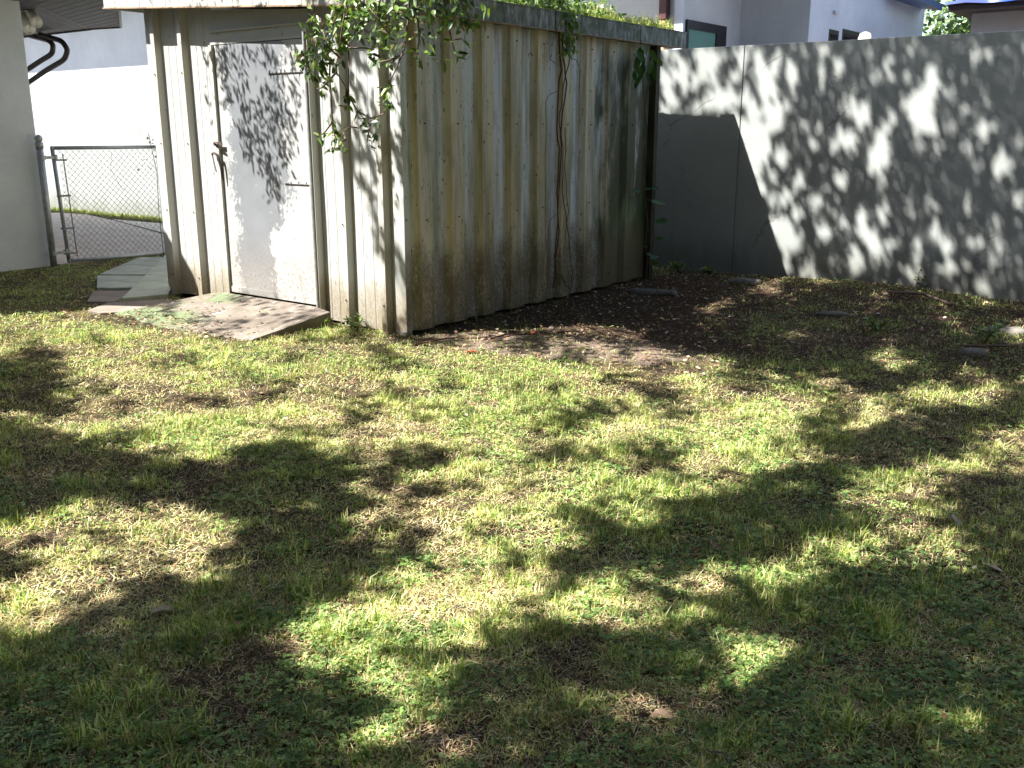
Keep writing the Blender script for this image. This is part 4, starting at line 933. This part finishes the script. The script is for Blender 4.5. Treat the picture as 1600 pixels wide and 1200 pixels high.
# grass strip at the foot of the wall beyond the gate
N = 2500; x = rng.uniform(-19, -11, N); y = YW - .02 - np.abs(rng.normal(0, .10, N))
tag(bulk('grass', *blades(np.stack([x, y, np.zeros(N)], 1), rng.uniform(0, 6.28, N), np.abs(rng.normal(.3, .3, N)), rng.uniform(.04, .11, N), np.full(N, .010), rng.uniform(0, .6, N), colors(N, [(.2, .3, .06), (.4, .4, .15)])), M['grass']), 'strip of grass along the wall foot beyond the gate', 'grass', kind='stuff')

# ------------------------------------------------------------------ the trees that stand over the yard
def Lt(a, ox): return [(x / 1.6667 + ox, y / 1.6667 + 480) for x, y in a]
shade = [Lt(a, 0) for a in (
    [(-400, 150), (80, 150), (150, 165), (170, 195), (110, 235), (40, 265), (-400, 275)],
    [(-400, 300), (60, 300), (150, 330), (200, 380), (300, 400), (430, 400), (540, 425), (640, 375), (700, 360), (840, 385), (930, 400), (900, 470), (930, 500), (900, 560), (870, 590), (960, 610), (980, 650), (960, 700), (900, 740), (820, 780), (740, 840), (700, 900), (760, 950), (860, 1010), (960, 1050), (950, 1090), (870, 1110), (860, 1160), (1000, 1170), (1200, 1190), (1333, 1200), (1333, 1500), (-400, 1500), (-400, 880), (120, 870), (200, 850), (270, 790), (380, 740), (500, 730), (560, 740), (640, 710), (580, 660), (600, 620), (640, 590), (600, 540), (500, 520), (400, 500), (200, 510), (0, 560), (-400, 560)],
    [(960, 375), (1040, 365), (1170, 370), (1170, 400), (1010, 420), (1060, 440), (1020, 470), (950, 480), (960, 420)],
    [(-400, 650), (60, 660), (80, 680), (30, 710), (-400, 715)],
    [(960, 620), (1080, 630), (1150, 690), (1050, 700)],
    [(1340, 850), (1280, 880), (1200, 930), (1160, 990), (1150, 1060), (1190, 1120), (1250, 1160), (1340, 1200)])] + [Lt(a, 800) for a in (
    [(60, 370), (150, 360), (180, 400), (60, 420)], [(280, 350), (420, 360), (450, 400), (330, 430)], [(780, 230), (870, 220), (900, 280), (820, 300)], [(150, 540), (250, 530), (310, 590), (200, 600)],
    [(330, 190), (420, 200), (440, 270), (380, 260)])]
Q = lambda a: [(x / 1.586 + 800, y / 1.586 + 600) for x, y in a]
shade.insert(0, Q([(0, 620), (60, 590), (100, 500), (130, 420), (180, 410), (250, 350), (340, 360), (370, 320), (460, 305), (545, 285), (600, 245), (700, 225), (790, 190), (760, 130), (850, 110), (960, 90), (1040, 50), (1150, 60), (1269, 20), (1900, 20), (1900, 1400), (0, 1400)]))
sunlit = [Q(a) for a in ([(150, 560), (190, 490), (330, 465), (430, 450), (520, 470), (600, 440), (700, 410), (820, 380), (780, 470), (720, 510), (640, 540), (540, 545), (470, 575), (330, 605), (170, 610)],
    [(780, 270), (850, 220), (960, 190), (1080, 180), (1130, 130), (1200, 100), (1269, 60), (1900, 60), (1900, 240), (1180, 225), (1080, 250), (1040, 330), (1100, 390), (1180, 430), (1130, 480), (1000, 470), (900, 500), (830, 440), (820, 370), (900, 330), (800, 330)],
    [(545, 670), (640, 645), (710, 680), (725, 740), (650, 770), (720, 860), (560, 850), (535, 760)], [(745, 725), (850, 725), (865, 800), (765, 825)], [(1060, 780), (1190, 765), (1205, 850), (1080, 855)], [(480, 635), (595, 640), (560, 705), (490, 700)],
    [(200, 770), (290, 760), (300, 850), (210, 850)], [(330, 790), (420, 780), (430, 830), (340, 840)])]
def grow(p_, k):
    cx_ = sum(q_[0] for q_ in p_) / len(p_); cy_ = sum(q_[1] for q_ in p_) / len(p_); return [(cx_ + (a - cx_) * k, cy_ + (b - cy_) * k) for a, b in p_]
sunlit = [p_ if i == 1 else grow(p_, 1.22 if i == 0 else 1.45) for i, p_ in enumerate(sunlit)]
mott = [Lt(a, 800) for a in ([(420, 130), (520, 110), (640, 150), (760, 170), (900, 200), (1000, 215), (1100, 180), (1800, 180), (1800, -60), (600, -60), (540, 60)],
                             [(120, 52), (200, 45), (300, 30), (450, 0), (600, 50), (520, 95), (400, 90), (250, 66)])]
holes = [(500, 1185, 60, 20)]
def lawn_shade(px, py):
    s = np.zeros(px.shape)
    px = px + (fbm(px, py * 1.8, 45, 81) - .5) * 55; py = py + (fbm(px, py * 1.8, 45, 85) - .5) * 30
    px = px + (fbm(px, py * 1.8, 13, 91) - .5) * 34; py = py + (fbm(px, py * 1.8, 13, 95) - .5) * 18
    for i, p_ in enumerate(shade): s = np.maximum(s, inpoly(px, py, p_) * (1.0 if i < 7 and i not in (3, 5) else .42))
    for i, p_ in enumerate(sunlit): s = np.where(inpoly(px, py, p_), s * (.03 if i < 4 else .12), s)
    n_ = fbm(px, py * 2.2, 70, 71)
    for p_ in mott: s = np.maximum(s, inpoly(px, py, p_) * np.where(n_ > .36, 1.0, 0.0))
    fl_ = fbm(px, py * 2.0, 34, 98); s = np.where(fl_ > .60, s * .2, s); s = np.maximum(s, np.where(fbm(px, py * 2.0, 30, 55) > .665, .45, 0))
    for hx, hy, a, b in holes:
        cx_, cy_ = hx / 1.6667 + 800, hy / 1.6667 + 480
        s = np.where(((px - cx_) / (a / 1.67)) ** 2 + ((py - cy_) / (b / 1.67)) ** 2 < 1, 0, s)
    return s
def foliage_for(targets, h0, h1, L, Wd, pal):
    """foliage hanging over the yard along the sun's rays; nothing of it stands inside the view"""
    n_ = len(targets); t = rng.uniform(h0, h1, n_) / -SUN[2]
    P_ = targets - SUN * t[:, None]
    px, py, c = proj(P_); vis = (c > 0) & (px > -150) & (px < 1750) & (py > -120) & (py < 1300)
    P_ = P_[~vis]; n_ = len(P_)
    return flat_leaves(P_, rdir(n_), rdir(n_), rng.uniform(.7, 1.2, n_) * L, rng.uniform(.7, 1.2, n_) * Wd, colors(n_, pal)), P_
# lawn canopy, plus leaves outside the view added to block sky light
N = 470000
tx_ = rng.uniform(-8.4, 1.0, N); ty_ = rng.uniform(.2, 9.5, N); K_ = 110000; tx_[:K_] = rng.uniform(-8, 7, K_); ty_[:K_] = rng.uniform(-7, 8, K_)
px, py, c = proj(np.stack([tx_, ty_, 0 * tx_], 1)); jx = rng.normal(0, 8, N); jy = rng.normal(0, 4, N)
inside = (px > -90) & (px < 1690) & (py < 1330) & (py > 430) & (c > 0)
far = ~inside
s_ = lawn_shade(px + jx, py + jy)
outs = fbm(tx_, ty_, 1.2, 77) > .36
ok = np.where(far, outs & (rng.random(N) < .6), s_ > rng.random(N))
onshed = (tx_ > X0) & (tx_ < X1) & (ty_ > Y0) & (ty_ < Y1)
ok &= ~onshed
T_ = np.stack([tx_[ok], ty_[ok], np.full(ok.sum(), .02)], 1)
A_, PA = foliage_for(T_, 3.6, 6.0, .10, .055, OLIVE)
# wall canopy: bright spots traced on the wall, everything else in leaf shade
WZ = lambda x, y: (x * .375 + 1000, y * .375 + 50)
blobs = [(270, 110, 45, 45), (240, 80, 25, 25), (130, 100, 22, 22), (115, 230, 28, 30), (190, 230, 20, 40), (255, 190, 20, 20), (395, 190, 25, 25), (430, 110, 25, 60), (350, 280, 75, 50), (300, 300, 40, 45), (235, 320, 30, 30), (180, 340, 20, 12), (520, 220, 38, 60), (590, 310, 25, 30), (560, 380, 45, 45), (470, 330, 30, 40), (470, 470, 75, 120), (400, 380, 30, 50), (440, 260, 25, 35), (590, 520, 28, 45), (550, 600, 20, 30), (495, 640, 35, 45), (575, 110, 25, 30), (770, 75, 35, 30), (690, 70, 20, 20), (830, 140, 26, 40), (865, 250, 20, 26), (980, 175, 28, 30), (1035, 130, 20, 30), (960, 70, 20, 20), (1035, 50, 20, 20), (890, 320, 40, 38), (935, 375, 32, 40), (1055, 370, 26, 36), (870, 450, 45, 45), (810, 470, 25, 30), (1000, 500, 50, 60), (985, 560, 38, 40), (1010, 410, 35, 35), (685, 395, 20, 30), (718, 460, 20, 34), (750, 390, 18, 24), (1160, 300, 62, 75), (1215, 160, 35, 45), (1180, 370, 55, 60), (1220, 230, 40, 50), (1215, 410, 25, 25), (1120, 190, 22, 28), (1290, 260, 22, 35), (1300, 395, 25, 35), (1430, 400, 45, 42), (1485, 395, 18, 25), (1345, 320, 20, 25), (1400, 105, 30, 38), (1460, 90, 20, 28), (1425, 270, 15, 20), (1355, 485, 22, 30), (1170, 480, 20, 35), (1245, 480, 20, 35), (1510, 560, 45, 55), (1575, 700, 25, 40), (1590, 460, 15, 25), (1490, 510, 18, 30),
         (660, 630, 30, 40), (610, 680, 35, 40), (660, 760, 25, 40), (575, 810, 55, 60), (620, 870, 50, 60), (600, 970, 28, 45), (740, 710, 30, 45), (765, 830, 30, 38), (845, 790, 25, 30), (835, 620, 30, 40), (925, 770, 25, 50), (960, 850, 40, 40), (985, 900, 40, 45), (900, 960, 35, 60), (700, 1005, 38, 38), (1010, 760, 28, 40), (1015, 630, 18, 25), (1045, 890, 15, 30), (1160, 880, 18, 25), (1225, 840, 28, 40), (1280, 895, 32, 38), (1160, 940, 22, 45), (1145, 1010, 30, 35), (1350, 955, 15, 20), (1375, 870, 25, 35), (1500, 890, 22, 38), (1420, 1050, 35, 38), (1215, 715, 20, 28), (1365, 720, 12, 40), (1285, 630, 15, 20), (1440, 1090, 30, 20), (1080, 980, 15, 25), (1290, 990, 40, 40), (540, 700, 25, 30), (1085, 1060, 18, 18)]
for _ in range(75):
    bx = rng.uniform(60, 1600); by = rng.uniform(60, 1100); r_ = rng.uniform(10, 22); blobs.append((bx, by, r_, r_ * 1.35))
for _ in range(60): r_ = rng.uniform(12, 26); blobs.append((rng.uniform(80, 640), rng.uniform(60, 340), r_, r_ * 1.4))
N = 60000
wx = rng.uniform(-5.5, -.6, N); wz = rng.uniform(-.1, 2.5, N)
px, py, c = proj(np.stack([wx, np.full(N, YW), wz], 1)); ax_ = (px - 1000) / .375; ay_ = (py - 50) / .375
lit = np.zeros(N, bool)
for bx, by, a, b in blobs: lit |= ((ax_ - bx) / (a * 1.06)) ** 2 + ((ay_ - by) / (b * 1.06)) ** 2 < 1
soft = rng.random(N) < (.12 + .0 * wx)
ok = ~lit & ~soft
T2 = np.stack([wx[ok], np.full(ok.sum(), YW), wz[ok]], 1)
B_, PB = foliage_for(T2, 4.4, 5.4, .055, .035, OLIVE)
# foliage just above the shed roof, throwing streaky leaf shadows on the door and fascia
front_sh = [([(328, 58), (372, 58), (376, 110), (396, 160), (420, 230), (442, 312), (425, 312), (395, 245), (382, 250), (370, 180), (345, 140), (333, 95)], 520), ([(380, 60), (470, 60), (472, 205), (445, 215), (460, 250), (432, 290), (422, 210), (400, 160), (385, 100)], 420),
            ([(296, 64), (330, 64), (334, 185), (322, 175), (300, 110)], 60), ([(540, 175), (622, 160), (628, 300), (590, 280), (560, 240)], 40), ([(600, 80), (625, 80), (628, 200), (605, 180)], 30), ([(505, 130), (530, 130), (535, 200), (510, 210)], 50), ([(200, -20), (480, -20), (480, 10), (200, 10)], 300), ([(190, 15), (200, 15), (480, 20), (480, -20)], 60)]
TT = []
for poly, cnt in front_sh:
    P_ = np.array(poly, float); k = 0
    while k < cnt:
        cxx = rng.uniform(P_[:, 0].min(), P_[:, 0].max()); cyy = rng.uniform(P_[:, 1].min(), P_[:, 1].max())
        if not inpoly(np.array([cxx]), np.array([cyy]), poly)[0]: continue
        m_ = rng.integers(4, 9); w3 = on(1, 5.12, cxx, cyy)
        TT.append(w3 + rng.normal(0, 1, (m_, 3)) * [.035, 0, .06]); k += m_
T3 = np.concatenate(TT)
t3 = rng.uniform(1.5, 2.3, len(T3)); P_ = T3 - SUN * t3[:, None]
px, py, c = proj(P_); P_ = P_[(py < -12) | (px < -60)]; n_ = len(P_)
C_ = leaves(P_, rdir(n_, .6, (0, 0, -.4)), rdir(n_), rng.uniform(.045, .07, n_), rng.uniform(.015, .022, n_), colors(n_, OLIVE), .1)

tree = empty('overhanging_tree', (-1.9, -.9, 0)); tag(tree, 'leafy tree reaching over the yard, its twigs hanging in front of the shed corner', 'tree')
mb = MB(); mb.tube([(-1.9, -.9, -.2), (-1.95, -.85, .3), (-2.05, -.8, 1.5), (-2.2, -.6, 3.0), (-2.7, -.2, 4.6)], [.30, .22, .18, .16, .13], 14); mb.build('trunk', M['bark'], tree, True)
mb = MB()
limbs = [[(-2.7, -.2, 4.6), (-2.5, -.3, 6.3), (-3.0, .6, 8.2), (-4.5, 3.0, 8.4), (-5.5, 4.3, 7.2), (-5.9, 4.5, 5.5), (-5.9, 4.2, 3.7)], [(-2.7, -.2, 4.6), (-3.2, -.25, 4.75), (-3.6, -.3, 4.8)], [(-2.7, -.2, 4.6), (-2.6, -1.2, 6), (-3.2, -2.4, 7)]]
for L_ in limbs: mb.tube(L_, [.06 * (1 - .8 * i / len(L_)) for i in range(len(L_))], 8)
mb.build('limb', M['bark'], tree, True)
bulk('canopy', *cat(A_, B_), M['canopy'], tree)
bulk('foliage', *C_, M['leaf'], tree)
# the hanging twigs seen at the top of the view : px paths placed in planes between the camera and the shed corner
twigs = [([(548, -40), (540, 10), (534, 50), (530, 80), (524, 110), (540, 135), (542, 150)], 4.55), ([(540, -20), (545, 60), (545, 100), (544, 150), (560, 175), (572, 190)], 4.6), ([(516, 90), (515, 120), (518, 160), (520, 200), (526, 222), (520, 235)], 4.5), ([(524, 115), (503, 137), (495, 139)], 4.5),
         ([(530, 90), (512, 72), (505, 50), (500, 28)], 4.5), ([(640, -30), (638, 30), (632, 75), (620, 105), (608, 130), (602, 150), (598, 165)], 4.65), ([(630, 85), (605, 95), (592, 97)], 4.65), ([(560, 175), (580, 185), (600, 178), (612, 160)], 4.62), ([(572, 190), (560, 200), (548, 198), (536, 205), (525, 212)], 4.6),
         ([(580, 190), (576, 205), (574, 222)], 4.6), ([(536, 205), (540, 218), (528, 232)], 4.55), ([(520, 190), (508, 206), (500, 212)], 4.5), ([(545, 75), (570, 75), (585, 78)], 4.6), ([(600, -30), (590, 20), (580, 50)], 4.6), ([(700, -30), (728, 15), (735, 35), (745, 42)], 4.75), ([(560, -30), (575, 10), (592, 30), (600, 45)], 4.6), ([(480, -30), (490, 10), (488, 40)], 4.5),
         ([(690, -20), (705, 60), (712, 85)], 4.8), ([(650, -20), (655, 60), (652, 85)], 4.75)]
mb = MB(); tips = []
for pts, Yp in twigs:
    P_ = [on(1, Yp + .1 * math.sin(i * 1.9 + pts[0][0]), x, y) for i, (x, y) in enumerate(pts)]
    mb.tube(P_, [.0055 * (1 - .75 * i / len(P_)) + .001 for i in range(len(P_))], 6)
mb.tube([(-5.9, 4.2, 3.7), on(1, 4.55, 548, -40)], [.02, .006], 8); mb.tube([(-5.9, 4.2, 3.7), on(1, 4.65, 640, -30)], [.02, .006], 8); mb.tube([(-5.9, 4.2, 3.7), on(1, 4.75, 700, -30)], [.02, .005], 8)
mb.build('twig', M['twig'], tree, True)
ros = []   # (px, py, Y, count, size px spread)
def R(x, y, Y, k=7, s=.0): ros.append((x, y, Y, k, s))
for x, y in [(545, 152), (545, 150), (503, 138), (520, 135), (540, 163), (518, 190), (526, 203), (500, 212), (527, 217), (536, 205), (520, 232), (532, 228), (574, 222), (578, 192), (567, 186), (600, 163), (598, 138), (608, 138), (612, 165), (590, 190), (572, 205), (586, 208), (592, 97), (581, 83), (604, 100), (555, 180)]: R(x, y, 4.6, 6, .012)
for x, y in [(486, 35), (488, 18), (484, 55), (490, 70), (476, 80), (480, 95), (496, 90), (508, 88), (500, 100), (485, 105), (512, 98), (498, 75), (516, 80), (506, 65), (472, 92), (490, 115), (478, 110), (520, 95), (508, 110)]: R(x, y, 4.5, 8, .03)
for x, y in [(530, 20), (540, 35), (526, 42), (538, 55), (530, 60), (545, 15), (520, 35), (552, 30), (556, 48), (545, 62), (515, 55), (537, 5), (550, 8)]: R(x, y, 4.62, 9, .035)
for x, y in [(570, 20), (580, 30), (560, 10), (590, 12), (568, 40), (575, 55), (600, 25), (610, 12), (620, 22), (605, 40), (618, 35), (592, 45), (628, 8), (585, 5), (575, 0), (625, 48), (640, 20), (613, 60), (604, 70)]: R(x, y, 4.6, 8, .035)
for x, y in [(655, 12), (668, 20), (680, 12), (690, 25), (700, 10), (672, 35), (685, 42), (655, 30), (697, 45), (710, 20), (664, 50), (715, 35), (706, 55), (676, 60), (650, 78), (655, 88), (640, 80), (710, 80), (716, 76), (645, 5), (722, 5), (735, 12)]: R(x, y, 4.75, 4, .04)
for x, y in [(733, 35), (742, 38), (728, 33), (748, 36)]: R(x, y, 4.78, 6, .012)
for k in range(12): R(rng.uniform(560, 760), rng.uniform(-25, 22), rng.uniform(4.55, 4.9), 8, .05)
pos = []; dv = []; uv = []
for x, y, Y, k, s in ros:
    c0 = on(1, Y + rng.uniform(-.1, .1), x, y)
    axd = np.array([rng.normal(0, .5), rng.normal(0, .5), -.5])
    for j in range(int(k * (1.35 if s > .02 else 1.1))):
        pos.append(c0 + rng.normal(0, max(s, .006), 3)); dv.append(rng.normal(0, .75, 3) + axd * .8); uv.append([rng.normal(0, .5), rng.normal(-.4, .5), .7])
n_ = len(pos)
bulk('foliage', *leaves(np.array(pos), np.array(dv), np.array(uv), rng.uniform(.048, .082, n_), rng.uniform(.018, .031, n_), colors(n_, [(.08, .14, .035), (.15, .23, .06), (.045, .08, .03), (.24, .31, .11), (.13, .10, .06)], .25, [.28, .27, .2, .16, .09]), .12), M['leaf'], tree)

# unseen hedges added behind the camera and to the right, to darken the shade
def hedge(a, b, h, th, lab):
    a = np.array(a, float); b = np.array(b, float); L_ = np.linalg.norm(b - a); d = (b - a) / L_; nn_ = np.array([-d[1], d[0]])
    t = empty('sky_block_hedge', ((a[0] + b[0]) / 2, (a[1] + b[1]) / 2, 0)); tag(t, lab, 'hedge')
    mb = MB(); mb.prism([tuple(a - nn_ * th * .3), tuple(b - nn_ * th * .3), tuple(b + nn_ * th * .3), tuple(a + nn_ * th * .3)], 0, h - .3); mb.build('stem_mass', M['bark'], t)
    N = int(L_ * h * 420); u = rng.uniform(0, L_, N); z = rng.uniform(0, h, N); w_ = rng.choice([-1, 1], N) * th * (.5 + .12 * rng.standard_normal(N)); tp = rng.random(N) < .15
    z = np.where(tp, h + rng.normal(0, .12, N), z); w_ = np.where(tp, rng.uniform(-.5, .5, N) * th, w_)
    P_ = np.column_stack([a[0] + d[0] * u + nn_[0] * w_, a[1] + d[1] * u + nn_[1] * w_, z])
    bulk('foliage', *flat_leaves(P_, rdir(N), rdir(N), .11, .06, colors(N, OLIVE)), M['canopy'], t)
hedge((3.2, -6), (3.2, 9.2), 6.0, 1.2, 'unseen tall hedge added right of the yard to block sky light')
hedge((-9, -6.5), (3, -6.5), 7.0, 1.2, 'unseen tall hedge added behind the camera to block sky light')

# ------------------------------------------------------------------ trees beyond the wall, top right
def far_tree(x, y, h, r, lab, pal, nleaf=5000, L=.16):
    t = empty('garden_tree', (x, y, 0)); tag(t, lab, 'tree')
    mb = MB(); mb.tube([(x, y, 0), (x + .1, y, h * .4), (x, y + .1, h * .8)], [.14, .1, .04], 10); mb.build('trunk', M['bark'], t, True)
    cl = np.array([[x, y, h]]) + rng.normal(0, 1, (26, 3)) * [r * .55, r * .55, r * .45]
    P_ = cl[rng.integers(0, 26, nleaf)] + rng.normal(0, .2 * r, (nleaf, 3))
    bulk('crown', *leaves(P_, rdir(nleaf), rdir(nleaf), L, L * .4, colors(nleaf, pal)), M['leaf'], t)
p_ = on(1, 19, 1450, 20)
far_tree(-3.4, 20.5, 3.6, 1.7, 'bushy green tree behind the gap between the two white houses', [(.10, .17, .05), (.18, .27, .08)])
far_tree(-5.3, 24.0, 4.6, 1.8, 'pale green tree farther back in the gap between the houses', [(.22, .32, .14), (.3, .4, .2)])
pal_ = empty('palm_tree', (-2.6, 17.5, 0)); tag(pal_, 'pale fan palm behind the wall between the two white houses', 'palm')
mb = MB(); mb.tube([(-2.6, 17.5, 0), (-2.6, 17.5, 2.6)], .12, 10); mb.build('trunk', M['bark'], pal_, True)
parts = []
for k in range(46):
    a = rng.uniform(0, 6.28); el = rng.uniform(-.3, 1.2); d0 = np.array([math.cos(a) * math.cos(el), math.sin(a) * math.cos(el), math.sin(el)])
    m_ = 18; tt = np.linspace(.25, 1.15, m_)[:, None]; P_ = np.array([-2.6, 17.5, 2.6]) + d0 * tt - np.array([0, 0, .45]) * tt ** 2
    s = np.cross(d0, [0, 0, 1.]); s /= np.linalg.norm(s) + 1e-6
    for sg in (1, -1): parts.append(leaves(P_, np.tile(s * sg + d0 * .8, (m_, 1)), np.tile([0, 0, 1.], (m_, 1)), .30, .03, colors(m_, [(.34, .42, .22), (.45, .5, .3)]), .4))
bulk('frond', *cat(*parts), M['leaf'], pal_)
